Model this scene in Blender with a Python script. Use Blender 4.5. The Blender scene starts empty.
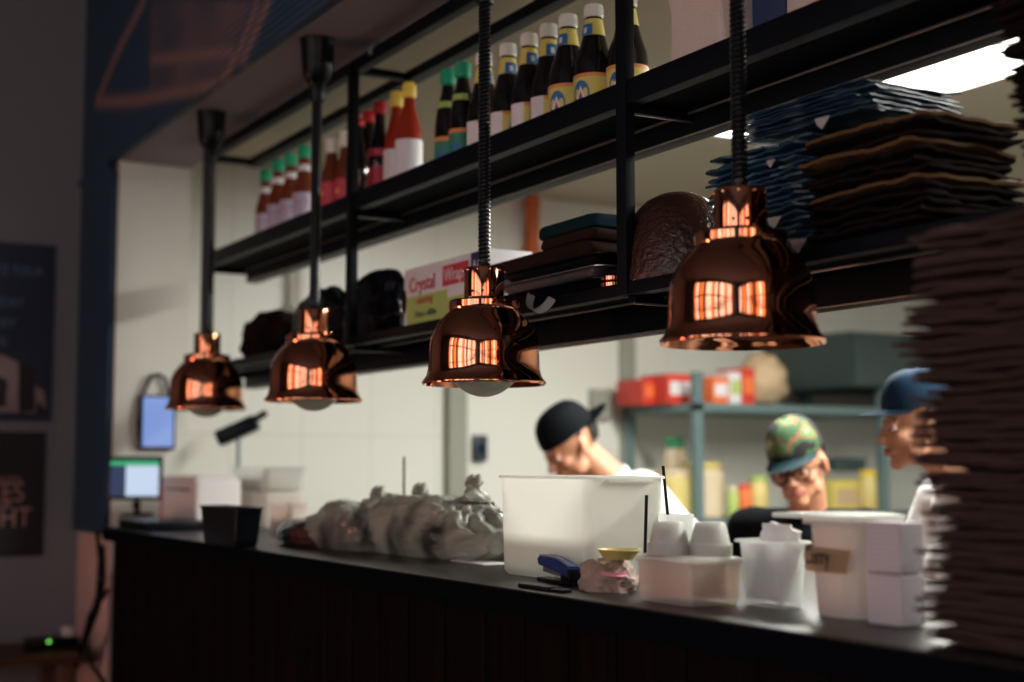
import bpy, bmesh, math, random
from mathutils import Vector, Matrix, noise
random.seed(7)
PI = math.pi
sc = bpy.context.scene
COL = sc.collection

# ------------------------------------------------------------------ camera
F_PX, CX, CY, HOR, VPX = 1422.2, 512.0, 341.0, 465.0, -305.0
PITCH = math.atan((HOR - CY) / F_PX)
YAW = math.atan((CX - VPX) * math.cos(PITCH) / F_PX)
CU = Vector((-math.cos(YAW), math.sin(YAW), 0)); CR = Vector((math.sin(YAW), math.cos(YAW), 0))
CF = CU * math.cos(PITCH) + Vector((0, 0, 1)) * math.sin(PITCH)
CUP = CU * -math.sin(PITCH) + Vector((0, 0, 1)) * math.cos(PITCH)
CAM = Vector((0, 0, 1.38))
cd = bpy.data.cameras.new('camera'); cam = bpy.data.objects.new('camera', cd); COL.objects.link(cam)
cd.sensor_width = 36; cd.lens = 50; cd.clip_start = 0.05
cam.matrix_world = Matrix(((CR.x, CUP.x, -CF.x, CAM.x), (CR.y, CUP.y, -CF.y, CAM.y), (CR.z, CUP.z, -CF.z, CAM.z), (0, 0, 0, 1)))
cd.dof.use_dof = True; cd.dof.focus_distance = 2.62; cd.dof.aperture_fstop = 1.9
sc.camera = cam
sc.view_settings.view_transform = 'Standard'; sc.view_settings.look = 'None'
sc.view_settings.gamma = 1; sc.view_settings.use_curve_mapping = False
sc.view_settings.exposure = 0.12
sc.cycles.use_denoising = True
sc.cycles.max_bounces = 8; sc.cycles.transparent_max_bounces = 12
sc.cycles.sample_clamp_indirect = 4.0
sc.cycles.caustics_reflective = False; sc.cycles.caustics_refractive = False

# ------------------------------------------------------------------ world
w = bpy.data.worlds.new('world'); sc.world = w; w.use_nodes = True
w.node_tree.nodes['Background'].inputs[0].default_value = (0.25, 0.45, 0.9, 1)
w.node_tree.nodes['Background'].inputs[1].default_value = 0.03

# ------------------------------------------------------------------ large lights
def area(name, loc, size, energy, color, rot=(0, 0, 0), spread=PI):
    l = bpy.data.lights.new(name, 'AREA'); l.shape = 'RECTANGLE'; l.size, l.size_y = size
    l.energy = energy; l.color = color; l.spread = spread
    o = bpy.data.objects.new(name, l); COL.objects.link(o); o.location = loc; o.rotation_euler = rot
    return o
KZ = 2.56                      # kitchen ceiling height
TUBES = [(-3.20, 3.08, 1.2), (-1.97, 3.08, 1.2), (-.74, 3.08, 1.2)]
for (x, y, L) in TUBES:
    area('tube_light', (x, y, KZ - 0.075), (L - .06, .28), 60, (1.0, 0.985, 0.90))
# daylight from the dining room's windows (their panes are built further down)
WINX = [-3.0, -1.7, -0.4, 0.9]
YWIN = -2.6


# ------------------------------------------------------------------ pixel helpers
def ray(px, py): return CF + CR * ((px - CX) / F_PX) - CUP * ((py - CY) / F_PX)
def atY(px, py, Y): d = ray(px, py); return CAM + d * (Y / d.y)
def atX(px, py, X): d = ray(px, py); return CAM + d * (X / d.x)
def atZ(px, py, Z): d = ray(px, py); return CAM + d * ((Z - CAM.z) / d.z)
def atD(px, py, D): return CAM + ray(px, py) * D

# ------------------------------------------------------------------ materials
def mat(name, col, rough=0.5, metal=0.0, spec=0.5, emit=None, estr=0, trans=0, coat=0, alpha=1, bump=None, noise_col=None, sss=0, ior=1.45):
    m = bpy.data.materials.new(name); m.use_nodes = True
    nt = m.node_tree; b = nt.nodes['Principled BSDF']
    b.inputs['Base Color'].default_value = (*col, 1); b.inputs['Roughness'].default_value = rough
    b.inputs['Metallic'].default_value = metal; b.inputs['Specular IOR Level'].default_value = spec
    b.inputs['Transmission Weight'].default_value = trans; b.inputs['Coat Weight'].default_value = coat
    b.inputs['Alpha'].default_value = alpha; b.inputs['IOR'].default_value = ior
    if sss: b.inputs['Subsurface Weight'].default_value = sss; b.inputs['Subsurface Radius'].default_value = (1, .4, .2); b.inputs['Subsurface Scale'].default_value = .01
    if emit: b.inputs['Emission Color'].default_value = (*emit, 1); b.inputs['Emission Strength'].default_value = estr
    tc = None
    if bump or noise_col:
        tc = nt.nodes.new('ShaderNodeTexCoord')
    if noise_col:     # (colour2, scale, detail, lo, hi)
        c2, s, dt, lo, hi = noise_col
        n = nt.nodes.new('ShaderNodeTexNoise'); n.inputs['Scale'].default_value = s; n.inputs['Detail'].default_value = dt
        r = nt.nodes.new('ShaderNodeValToRGB'); r.color_ramp.elements[0].position = lo; r.color_ramp.elements[1].position = hi
        r.color_ramp.elements[0].color = (*col, 1); r.color_ramp.elements[1].color = (*c2, 1)
        nt.links.new(tc.outputs['Object'], n.inputs['Vector']); nt.links.new(n.outputs['Fac'], r.inputs[0]); nt.links.new(r.outputs[0], b.inputs['Base Color'])
    if bump:          # (scale, strength, distance)
        s, st, di = bump
        n = nt.nodes.new('ShaderNodeTexNoise'); n.inputs['Scale'].default_value = s; n.inputs['Detail'].default_value = 3
        bp = nt.nodes.new('ShaderNodeBump'); bp.inputs['Strength'].default_value = st; bp.inputs['Distance'].default_value = di
        nt.links.new(tc.outputs['Object'], n.inputs['Vector']); nt.links.new(n.outputs['Fac'], bp.inputs['Height']); nt.links.new(bp.outputs[0], b.inputs['Normal'])
    return m
def translucent(name, col, amount=0.4, rough=.35):
    m = mat(name, col, rough); nt = m.node_tree; b = nt.nodes['Principled BSDF']
    t = nt.nodes.new('ShaderNodeBsdfTranslucent'); t.inputs[0].default_value = (*col, 1)
    mx = nt.nodes.new('ShaderNodeMixShader'); mx.inputs[0].default_value = amount
    nt.links.new(b.outputs[0], mx.inputs[1]); nt.links.new(t.outputs[0], mx.inputs[2])
    nt.links.new(mx.outputs[0], nt.nodes['Material Output'].inputs[0]); return m
def milky(name, col):
    m = mat(name, col, .3); nt = m.node_tree; b = nt.nodes['Principled BSDF']
    t = nt.nodes.new('ShaderNodeBsdfTranslucent'); t.inputs[0].default_value = (*col, 1); tr = nt.nodes.new('ShaderNodeBsdfTransparent'); tr.inputs[0].default_value = (*col, 1)
    m1 = nt.nodes.new('ShaderNodeMixShader'); m1.inputs[0].default_value = .5; m2 = nt.nodes.new('ShaderNodeMixShader'); m2.inputs[0].default_value = .45
    nt.links.new(b.outputs[0], m1.inputs[1]); nt.links.new(t.outputs[0], m1.inputs[2]); nt.links.new(m1.outputs[0], m2.inputs[1]); nt.links.new(tr.outputs[0], m2.inputs[2])
    nt.links.new(m2.outputs[0], nt.nodes['Material Output'].inputs[0]); return m
M = {}
M['wall_grey'] = mat('wall_grey', (.19, .205, .235), .8, bump=(60, .15, .002))
M['wall_kitchen'] = mat('wall_kitchen', (.72, .73, .67), .6)
M['ceil_kitchen'] = mat('ceil_kitchen', (.42, .39, .29), .8)
M['soffit'] = mat('soffit', (.27, .235, .25), .8)
M['soffit'].node_tree.nodes['Principled BSDF'].inputs['Base Color'].default_value = (.22, .20, .225, 1)
M['floor'] = mat('floor', (.06, .045, .04), .5, noise_col=((.10, .07, .06), 3, 4, .4, .6))
M['dark_wall'] = mat('dark_wall', (.11, .12, .15), .8)
M['black_steel'] = mat('black_steel', (.003, .005, .008), .5, .0, .10)
M['edge_glint_metal'] = mat('edge_glint_metal', (.30, .30, .27), .35, .8)  # pale metal standing in for light caught on the shelf bevels
M['black_plastic'] = mat('black_plastic', (.003, .004, .006), .30, spec=.18)
M['cord_black'] = mat('cord_black', (.008, .009, .012), .3)
M['copper'] = mat('copper', (.90, .36, .20), .07, 1.0, bump=(14, .06, .004))
M['glass_bulb'] = translucent('glass_bulb', (.86, .88, .78), .55, .2)
M['ceramic'] = mat('ceramic', (.5, .48, .42), .5)
M['white_plastic'] = translucent('white_plastic', (.88, .88, .84), .6)
M['clear_plastic'] = milky('clear_plastic', (.90, .91, .90))
M['clear_frost'] = milky('clear_frost', (.92, .87, .82))
M['frost_plastic'] = translucent('frost_plastic', (.86, .79, .74), .5, .3)
M['orange_napkin'] = mat('orange_napkin', (.72, .30, .18), .7)
M['white_paper'] = mat('white_paper', (.72, .68, .68), .7)
M['lilac_card'] = mat('lilac_card', (.58, .50, .54), .7)
M['white_cloth'] = mat('white_cloth', (.82, .80, .78), .85)
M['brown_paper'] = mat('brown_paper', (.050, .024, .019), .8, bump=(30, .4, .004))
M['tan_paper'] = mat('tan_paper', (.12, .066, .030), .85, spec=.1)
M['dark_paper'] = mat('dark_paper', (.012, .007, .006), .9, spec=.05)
M['blue_paper'] = mat('blue_paper', (.010, .045, .085), .32, noise_col=((.16, .27, .36), 14, 3, .52, .76))
M['screen_white'] = mat('screen_white', (.1, .1, .1), .3, emit=(.62, .78, 1), estr=.75)
M['screen_blue'] = mat('screen_blue', (.1, .1, .1), .3, emit=(.26, .42, .95), estr=.62)
M['screen_dark'] = mat('screen_dark', (.01, .02, .05), .3, emit=(.02, .05, .14), estr=.5)
M['screen_green'] = mat('screen_green', (.05, .3, .15), .3, emit=(.03, .55, .25), estr=.5)
M['led_green'] = mat('led_green', (.1, .6, .1), .3, emit=(.25, 1, .15), estr=1.2)
M['steel'] = mat('steel', (.45, .47, .47), .35, .9)
M['galv'] = mat('galv', (.16, .24, .25), .45, .5)
M['stapler_blue'] = mat('stapler_blue', (.012, .035, .16), .35)
M['yellow'] = mat('yellow', (.66, .54, .20), .45)
M['pink'] = mat('pink', (.65, .22, .28), .6)
M['napkin_brown'] = mat('napkin_brown', (.36, .26, .22), .85, bump=(20, .5, .01))
M['cream'] = mat('cream', (.68, .57, .40), .7)
M['tape'] = mat('tape', (.58, .42, .26), .6)
M['ink'] = mat('ink', (.05, .035, .03), .6)
M['red'] = mat('red', (.62, .05, .03), .45)
M['orange'] = mat('orange', (.80, .18, .05), .5)
M['green'] = mat('green', (.05, .28, .14), .5)
M['lime'] = mat('lime', (.42, .55, .16), .5)
M['navy'] = mat('navy', (.015, .035, .10), .5)
M['skin'] = mat('skin', (.62, .30, .18), .45, sss=.15)
M['lips'] = mat('lips', (.50, .16, .13), .45)
M['hair'] = mat('hair', (.012, .010, .010), .6)
M['eye_white'] = mat('eye_white', (.7, .68, .65), .2)
M['eye_dark'] = mat('eye_dark', (.01, .008, .006), .1)
M['tee_white'] = mat('tee_white', (.85, .84, .85), .85, bump=(12, .4, .02))
M['shirt_black'] = mat('shirt_black', (.006, .007, .010), .9, spec=.1)
M['apron'] = mat('apron', (.02, .022, .03), .8)
M['strap_red'] = mat('strap_red', (.65, .04, .04), .6)
M['trouser'] = mat('trouser', (.02, .022, .03), .85)
M['cap_black'] = mat('cap_black', (.002, .004, .006), .8, spec=.15)
M['cap_blue'] = mat('cap_blue', (.007, .028, .060), .8, spec=.2)
M['brim_teal'] = mat('brim_teal', (.015, .055, .07), .7)
M['glass_dark'] = mat('glass_dark', (.008, .007, .008), .08, coat=.6)
M['sauce_red'] = mat('sauce_red', (.30, .028, .010), .2, coat=.4)
M['sauce_brown'] = mat('sauce_brown', (.16, .035, .015), .15, coat=.5)
M['cap_green'] = mat('cap_green', (.02, .38, .20), .4)
M['cap_yellow'] = mat('cap_yellow', (.85, .62, .08), .4)
M['cap_white'] = mat('cap_white', (.80, .78, .70), .45)
M['cap_red'] = mat('cap_red', (.55, .03, .04), .35)
M['label_white'] = mat('label_white', (.74, .72, .74), .55)
M['label_yellow'] = mat('label_yellow', (.70, .58, .14), .5)
M['label_blue'] = mat('label_blue', (.03, .14, .36), .5)
M['label_lilac'] = mat('label_lilac', (.50, .44, .58), .5)
M['label_red'] = mat('label_red', (.55, .05, .08), .5)
M['label_green'] = mat('label_green', (.03, .22, .14), .5)
M['label_orange'] = mat('label_orange', (.75, .28, .08), .5)
def bagmat(name, c1, c2):
    m = mat(name, c1, .3, noise_col=(c2, 6, 2, .54, .70), bump=(16, .3, .01), coat=.3); nt = m.node_tree; b = nt.nodes['Principled BSDF']
    t = nt.nodes.new('ShaderNodeBsdfTranslucent'); mx = nt.nodes.new('ShaderNodeMixShader'); mx.inputs[0].default_value = .35
    src = b.inputs['Base Color'].links[0].from_socket; nt.links.new(src, t.inputs[0]); nt.links.new(b.outputs[0], mx.inputs[1]); nt.links.new(t.outputs[0], mx.inputs[2]); nt.links.new(mx.outputs[0], nt.nodes['Material Output'].inputs[0]); return m
M['wall_pink'] = mat('wall_pink', (.50, .37, .355), .8)
M['poster_navy'] = mat('poster_navy', (.008, .022, .055), .5)
M['poster_text'] = mat('poster_text', (.10, .20, .28), .6)
M['poster_text2'] = mat('poster_text2', (.42, .25, .22), .6)
M['poster_pale'] = mat('poster_pale', (.26, .20, .20), .6)
M['poster_black'] = mat('poster_black', (.012, .010, .014), .6)
M['bench_wood'] = mat('bench_wood', (.11, .045, .022), .5, noise_col=((.06, .025, .015), 8, 5, .4, .7))
M['tube_glow'] = mat('tube_glow', (.9, .9, .85), .4, emit=(1, .98, .9), estr=5)
M['window_day'] = mat('window_day', (.8, .8, .8), .3, emit=(.74, .87, 1), estr=3.0)
M['window_warm'] = mat('window_warm', (.8, .6, .4), .3, emit=(1, .42, .14), estr=2.2)
M['window_dim'] = mat('window_dim', (.4, .3, .3), .3, emit=(1, .45, .28), estr=.5)
M['added_warm_glow'] = mat('added_warm_glow', (.4, .3, .3), .3, emit=(1, .46, .32), estr=12.0)  # glow of the added door, a warm fill from low down
M['plate_black'] = mat('plate_black', (.002, .003, .005), .8, spec=.03)
M['bag_grey'] = bagmat('bag_grey', (.44, .44, .38), (.06, .055, .05))
M['bag_dark'] = mat('bag_dark', (.045, .035, .032), .25, noise_col=((.24, .05, .035), 9, 2, .55, .8), bump=(26, .35, .008), coat=.3)
M['bowl_brown'] = mat('bowl_brown', (.045, .020, .012), .25, bump=(70, .9, .006))
M['teal_cloth'] = mat('teal_cloth', (.004, .02, .026), .8, spec=.1, bump=(40, .5, .004))
M['brown_cloth'] = mat('brown_cloth', (.024, .012, .008), .85, spec=.1, bump=(40, .5, .004))
M['foil'] = mat('foil', (.42, .45, .48), .3, .9, bump=(60, .6, .004))
M['orange_pipe'] = mat('orange_pipe', (.55, .12, .03), .5)
M['door_grey'] = mat('door_grey', (.30, .31, .26), .6)
M['cabinet_dark'] = mat('cabinet_dark', (.035, .055, .055), .4)
M['switch_dark'] = mat('switch_dark', (.02, .04, .06), .4)

def wood_counter():
    m = mat('counter_wood', (.022, .014, .013), .6, spec=.04); nt = m.node_tree; b = nt.nodes['Principled BSDF']
    tc = nt.nodes.new('ShaderNodeTexCoord'); mp = nt.nodes.new('ShaderNodeMapping'); mp.inputs['Scale'].default_value = (22, 22, 1.2)
    n = nt.nodes.new('ShaderNodeTexNoise'); n.inputs['Scale'].default_value = 1.5; n.inputs['Detail'].default_value = 5
    r = nt.nodes.new('ShaderNodeValToRGB'); r.color_ramp.elements[0].color = (.0015, .001, .001, 1); r.color_ramp.elements[1].color = (.006, .0028, .0026, 1)
    r.color_ramp.elements[0].position = .35; r.color_ramp.elements[1].position = .7
    nt.links.new(tc.outputs['Object'], mp.inputs[0]); nt.links.new(mp.outputs[0], n.inputs['Vector']); nt.links.new(n.outputs['Fac'], r.inputs[0]); nt.links.new(r.outputs[0], b.inputs['Base Color'])
    return m
M['counter_wood'] = wood_counter()
M['counter_top'] = mat('counter_top', (.008, .008, .008), .34, spec=.35, noise_col=((.016, .014, .013), 14, 4, .4, .7))

def camo():
    m = mat('camouflage', (.2, .25, .12), .85); nt = m.node_tree; b = nt.nodes['Principled BSDF']
    tc = nt.nodes.new('ShaderNodeTexCoord'); n = nt.nodes.new('ShaderNodeTexNoise'); n.inputs['Scale'].default_value = 12; n.inputs['Detail'].default_value = 1.5
    r = nt.nodes.new('ShaderNodeValToRGB'); r.color_ramp.interpolation = 'CONSTANT'
    els = [(0, (.012, .012, .012)), (.45, (.04, .10, .04)), (.52, (.24, .10, .05)), (.56, (.10, .20, .08)), (.63, (.45, .44, .25))]
    r.color_ramp.elements[0].color = (*els[0][1], 1); r.color_ramp.elements[1].position = els[1][0]; r.color_ramp.elements[1].color = (*els[1][1], 1)
    for p, c in els[2:]:
        e = r.color_ramp.elements.new(p); e.color = (*c, 1)
    nt.links.new(tc.outputs['Object'], n.inputs['Vector']); nt.links.new(n.outputs['Fac'], r.inputs[0]); nt.links.new(r.outputs[0], b.inputs['Base Color'])
    return m
M['camo'] = camo()

def tile_wall():
    m = mat('kitchen_tiles', (.76, .77, .71), .35); nt = m.node_tree; b = nt.nodes['Principled BSDF']
    tc = nt.nodes.new('ShaderNodeTexCoord'); sp = nt.nodes.new('ShaderNodeSeparateXYZ'); cb = nt.nodes.new('ShaderNodeCombineXYZ')
    br = nt.nodes.new('ShaderNodeTexBrick'); br.offset = 0; br.inputs['Scale'].default_value = 1; br.inputs['Brick Width'].default_value = .3; br.inputs['Row Height'].default_value = .3
    br.inputs['Mortar Size'].default_value = .003; br.inputs['Color1'].default_value = (.76, .77, .71, 1); br.inputs['Color2'].default_value = (.75, .76, .70, 1); br.inputs['Mortar'].default_value = (.64, .65, .59, 1)
    nt.links.new(tc.outputs['Object'], sp.inputs[0]); nt.links.new(sp.outputs['Y'], cb.inputs['X']); nt.links.new(sp.outputs['Z'], cb.inputs['Y'])
    nt.links.new(cb.outputs[0], br.inputs['Vector']); nt.links.new(br.outputs['Color'], b.inputs['Base Color']); return m
M['tiles'] = tile_wall()

def mural_mat():
    m = mat('mural_print', (.01, .02, .05), .6); nt = m.node_tree; b = nt.nodes['Principled BSDF']
    vc = nt.nodes.new('ShaderNodeVertexColor'); vc.layer_name = 'print'
    tc = nt.nodes.new('ShaderNodeTexCoord'); sp = nt.nodes.new('ShaderNodeSeparateXYZ')
    mu = nt.nodes.new('ShaderNodeMath'); mu.operation = 'MULTIPLY'; mu.inputs[1].default_value = 2 * PI / .020
    si = nt.nodes.new('ShaderNodeMath'); si.operation = 'SINE'
    mr = nt.nodes.new('ShaderNodeMapRange'); mr.inputs[1].default_value = -1; mr.inputs[2].default_value = 1; mr.inputs[3].default_value = .35; mr.inputs[4].default_value = 1
    mx = nt.nodes.new('ShaderNodeMix'); mx.data_type = 'RGBA'; mx.blend_type = 'MIX'; mx.inputs[6].default_value = (.008, .028, .06, 1)
    bp = nt.nodes.new('ShaderNodeBump'); bp.inputs['Distance'].default_value = .004; bp.inputs['Strength'].default_value = .6
    nt.links.new(tc.outputs['Object'], sp.inputs[0]); nt.links.new(sp.outputs['Z'], mu.inputs[0]); nt.links.new(mu.outputs[0], si.inputs[0])
    nt.links.new(si.outputs[0], mr.inputs[0]); nt.links.new(mr.outputs[0], mx.inputs[0]); nt.links.new(vc.outputs[0], mx.inputs[7]); nt.links.new(mx.outputs[2], b.inputs['Base Color'])
    nt.links.new(si.outputs[0], bp.inputs['Height']); nt.links.new(bp.outputs[0], b.inputs['Normal']); return m
M['mural'] = mural_mat()

# ------------------------------------------------------------------ object helpers
def obj(name, bm, m, parent=None, smooth=40, mats=None):
    me = bpy.data.meshes.new(name); bmesh.ops.recalc_face_normals(bm, faces=bm.faces); bm.to_mesh(me); bm.free()
    if mats:
        for x in mats: me.materials.append(M[x])
    else: me.materials.append(M[m])
    if smooth is not None:
        for p in me.polygons: p.use_smooth = True
        me.set_sharp_from_angle(angle=math.radians(smooth))
    o = bpy.data.objects.new(name, me); COL.objects.link(o)
    if parent: o.parent = parent
    return o
def tag(o, label, cat=None, group=None, kind=None):
    o['label'] = label
    if cat: o['category'] = cat
    if group: o['group'] = group
    if kind: o['kind'] = kind
    return o
def thing(name, label, cat, loc=(0, 0, 0), rz=0, group=None):
    o = bpy.data.objects.new(name, None); COL.objects.link(o); o.location = loc; o.rotation_euler = (0, 0, rz); o.empty_display_size = .05
    return tag(o, label, cat, group)
def struct(name, bm, m, smooth=None):
    o = obj(name, bm, m, smooth=smooth); o['kind'] = 'structure'; return o
def kids(o): return [c for c in bpy.data.objects if c.parent == o]
def dup(root, loc, rz=None, label=None, group=None, scale=None):
    r = root.copy(); COL.objects.link(r); r.location = loc
    if rz is not None: r.rotation_euler = (0, 0, rz)
    if scale: r.scale = scale
    if label: r['label'] = label
    if group: r['group'] = group
    for ch in kids(root):
        c = ch.copy(); COL.objects.link(c); c.parent = r
        for g in kids(ch):
            d = g.copy(); COL.objects.link(d); d.parent = c
    return r
def B(): return bmesh.new()
def box(bm, x0, x1, y0, y1, z0, z1, bev=0, mtx=None, seg=2):
    vs = [bm.verts.new(p) for p in [(x0, y0, z0), (x1, y0, z0), (x1, y1, z0), (x0, y1, z0), (x0, y0, z1), (x1, y0, z1), (x1, y1, z1), (x0, y1, z1)]]
    fs = [bm.faces.new([vs[i] for i in f]) for f in [(3, 2, 1, 0), (4, 5, 6, 7), (0, 1, 5, 4), (1, 2, 6, 5), (2, 3, 7, 6), (3, 0, 4, 7)]]
    if bev:
        es = list({e for f in fs for e in f.edges})
        r = bmesh.ops.bevel(bm, geom=es, offset=bev, segments=seg, affect='EDGES', profile=.6)
        if mtx: bmesh.ops.transform(bm, matrix=mtx, verts=list({v for v in bm.verts if v.is_valid and (v in r['verts'] or v in vs)}))
    elif mtx: bmesh.ops.transform(bm, matrix=mtx, verts=vs)
    return bm
def loft(bm, rings, cap0=True, cap1=True, closed=True):
    R = [[bm.verts.new(p) for p in r] for r in rings]; n = len(R[0])
    for a, b in zip(R, R[1:]):
        for i in range(n if closed else n - 1):
            j = (i + 1) % n; bm.faces.new((a[i], a[j], b[j], b[i]))
    if cap0: bm.faces.new(R[0][::-1])
    if cap1: bm.faces.new(R[-1])
    return bm
def circ(r, z, n=32, cx=0, cy=0): return [(cx + r * math.cos(2 * PI * i / n), cy + r * math.sin(2 * PI * i / n), z) for i in range(n)]
def lathe(bm, prof, n=48, cx=0, cy=0, cap0=True, cap1=True):
    return loft(bm, [circ(max(r, 1e-4), z, n, cx, cy) for r, z in prof], cap0, cap1)
def rrect(w, d, r, z, n=5, cx=0, cy=0):
    r = min(r, w / 2 - 1e-4, d / 2 - 1e-4); P = []
    for k, (sx, sy) in enumerate([(1, 1), (-1, 1), (-1, -1), (1, -1)]):
        for i in range(n + 1):
            a = PI / 2 * (k + i / n); P.append((cx + sx * (w / 2 - r) + r * math.cos(a), cy + sy * (d / 2 - r) + r * math.sin(a), z))
    return P
def tub(bm, w, d, h, taper=.9, r=.03, t=.0025, lip=.008, liph=.006):
    """open tapered container with a rolled rim"""
    R = []
    R.append(rrect(w * taper * .93, d * taper * .93, r * .8, 0)); R.append(rrect(w * taper, d * taper, r, .008))
    for k in range(1, 5): q = taper + (1 - taper) * k / 5; R.append(rrect(w * q, d * q, r, h * k / 5))
    R += [rrect(w, d, r, h - liph), rrect(w + 2 * lip, d + 2 * lip, r + lip, h - liph), rrect(w + 2 * lip, d + 2 * lip, r + lip, h - 1e-3), rrect(w + 2 * lip - .002, d + 2 * lip - .002, r + lip, h),
          rrect(w - 2 * t, d - 2 * t, r, h), rrect((w - 2 * t) * taper, (d - 2 * t) * taper, r, .008 + t)]
    return loft(bm, R, True, True)
def tube(bm, pts, r, n=8, cap=True):
    pts = [Vector(p) for p in pts]; rs = r if isinstance(r, (list, tuple)) else [r] * len(pts); rings = []
    up = Vector((0, 0, 1)); prev = None
    for i, p in enumerate(pts):
        t = (pts[min(i + 1, len(pts) - 1)] - pts[max(i - 1, 0)]).normalized()
        if prev is None:
            a = t.cross(up)
            if a.length < 1e-3: a = t.cross(Vector((1, 0, 0)))
        else: a = prev - t * prev.dot(t)
        a.normalize(); prev = a; b = t.cross(a)
        rings.append([p + (a * math.cos(2 * PI * k / n) + b * math.sin(2 * PI * k / n)) * rs[i] for k in range(n)])
    return loft(bm, rings, cap, cap)
def ell(bm, c, r, rot=None, sub=3):
    g = bmesh.ops.create_icosphere(bm, subdivisions=sub, radius=1)['verts']
    m = Matrix.Translation(c) @ (rot.to_4x4() if rot else Matrix.Identity(4)) @ Matrix.Diagonal((*r, 1)); bmesh.ops.transform(bm, matrix=m, verts=g); return g
def capsule(bm, a, b, ra, rb, n=14, flat=1.0, sub=6):
    a, b = Vector(a), Vector(b); d = (b - a); L = d.length; d.normalize()
    pts, rs = [], []
    for k in range(sub): t = -math.cos(PI / 2 * k / sub); pts.append(a + d * ra * t); rs.append(ra * math.sqrt(max(1 - t * t, 1e-4)))
    for k in range(5): pts.append(a.lerp(b, k / 4)); rs.append(ra + (rb - ra) * k / 4)
    for k in range(1, sub + 1): t = math.sin(PI / 2 * k / sub); pts.append(b + d * rb * t); rs.append(rb * math.sqrt(max(1 - t * t, 1e-4)))
    n0 = len(bm.verts); tube(bm, pts, rs, n)
def arc_patch(bm, R, a0, a1, z0, z1, n=16, r1=None):
    """label wrapped on a bottle, angles in degrees"""
    V = []
    for k in range(n + 1):
        a = math.radians(a0 + (a1 - a0) * k / n); q = R if r1 is None else r1
        V.append((bm.verts.new((R * math.cos(a), R * math.sin(a), z0)), bm.verts.new((q * math.cos(a), q * math.sin(a), z1))))
    for k in range(n): bm.faces.new((V[k][0], V[k + 1][0], V[k + 1][1], V[k][1]))
    return bm
def wrap_poly(bm, R, ac, zc, pts, slope=0):
    """small flat emblem bent onto a cylinder; pts in metres"""
    c = bm.verts.new((R * math.cos(ac), R * math.sin(ac), zc)); vs = []
    for (u, v) in pts:
        q = R + slope * v; a = ac + u / max(q, .004); vs.append(bm.verts.new((q * math.cos(a), q * math.sin(a), zc + v)))
    for i in range(len(vs)): bm.faces.new((c, vs[i], vs[(i + 1) % len(vs)]))
    return bm
def text(s, size, m, parent, loc, rot, ext=.0006, align='LEFT', name='lettering', sx=1):
    c = bpy.data.curves.new(name, 'FONT'); c.body = s; c.size = size; c.extrude = ext; c.align_x = align
    c.materials.append(M[m]); tmp = bpy.data.objects.new(name, c); COL.objects.link(tmp); dg = bpy.context.evaluated_depsgraph_get(); me = bpy.data.meshes.new_from_object(tmp.evaluated_get(dg)); bpy.data.objects.remove(tmp)
    if not me.materials: me.materials.append(M[m])
    o = bpy.data.objects.new(name, me); COL.objects.link(o); o.parent = parent; o.location = loc; o.rotation_euler = rot; o.scale = (sx, 1, 1)
    return o
FRONT = (PI / 2, 0, 0)          # text that faces -Y
SIDE = (PI / 2, 0, PI / 2)      # text that faces +X

# ------------------------------------------------------------------ the setting
CT0 = 1.0
CT = 1.17       # counter top height
YP = 1.30       # plane of the opening
ZS = 2.49       # soffit height
XW = -5.66      # dining-room end wall
XJ = -5.17      # left jamb of the opening
XE = -5.36      # kitchen end wall
b = B(); box(b, XW - .2, 4, YWIN - .15, 5.6, -.1, 0); struct('floor', b, 'floor')
b = B(); box(b, XW - .2, XW, YWIN - .15, YP + .3, 0, 3.6); struct('wall_left', b, 'wall_grey')
b = B(); box(b, XW, XJ, YP, YP + .27, 0, 3.6, 0)
struct('wall_pier', b, 'wall_pink')
b = B(); box(b, XJ - .001, XJ + .008, YP + .002, YP + .268, CT0, ZS - .001); struct('wall_jamb', b, 'wall_kitchen')
b = B(); box(b, XJ, 4, YP, YP + .27, ZS, 3.6); struct('wall_bulkhead', b, 'soffit')
b = B(); box(b, XW - .2, 4, YWIN - .15, YP + .3, 3.6, 3.7); struct('ceiling', b, 'dark_wall')
b = B(); box(b, XE - .5, 4, YP + .27, 5.6, KZ, KZ + .1); struct('ceiling_kitchen', b, 'ceil_kitchen')
b = B(); box(b, XE - .15, XE, YP + .27, 5.6, 0, KZ); struct('wall_kitchen_end', b, 'tiles')
b = B(); box(b, XE - .1, 4, 5.5, 5.6, 0, KZ); struct('wall_kitchen_back', b, 'wall_kitchen')
XRW = 2.4; WINY = [-1.75, -.55, .65]
b = B(); ys = [YWIN] + sum([[y - .5, y + .5] for y in WINY], []) + [5.6]
box(b, XRW, XRW + .15, YWIN - .15, 5.6, 0, .95); box(b, XRW, XRW + .15, YWIN - .15, 5.6, 3.3, 3.6)
for i in range(0, len(ys), 2): box(b, XRW, XRW + .15, ys[i], ys[i + 1], .95, 3.3)
struct('wall_right', b, 'dark_wall')
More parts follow.
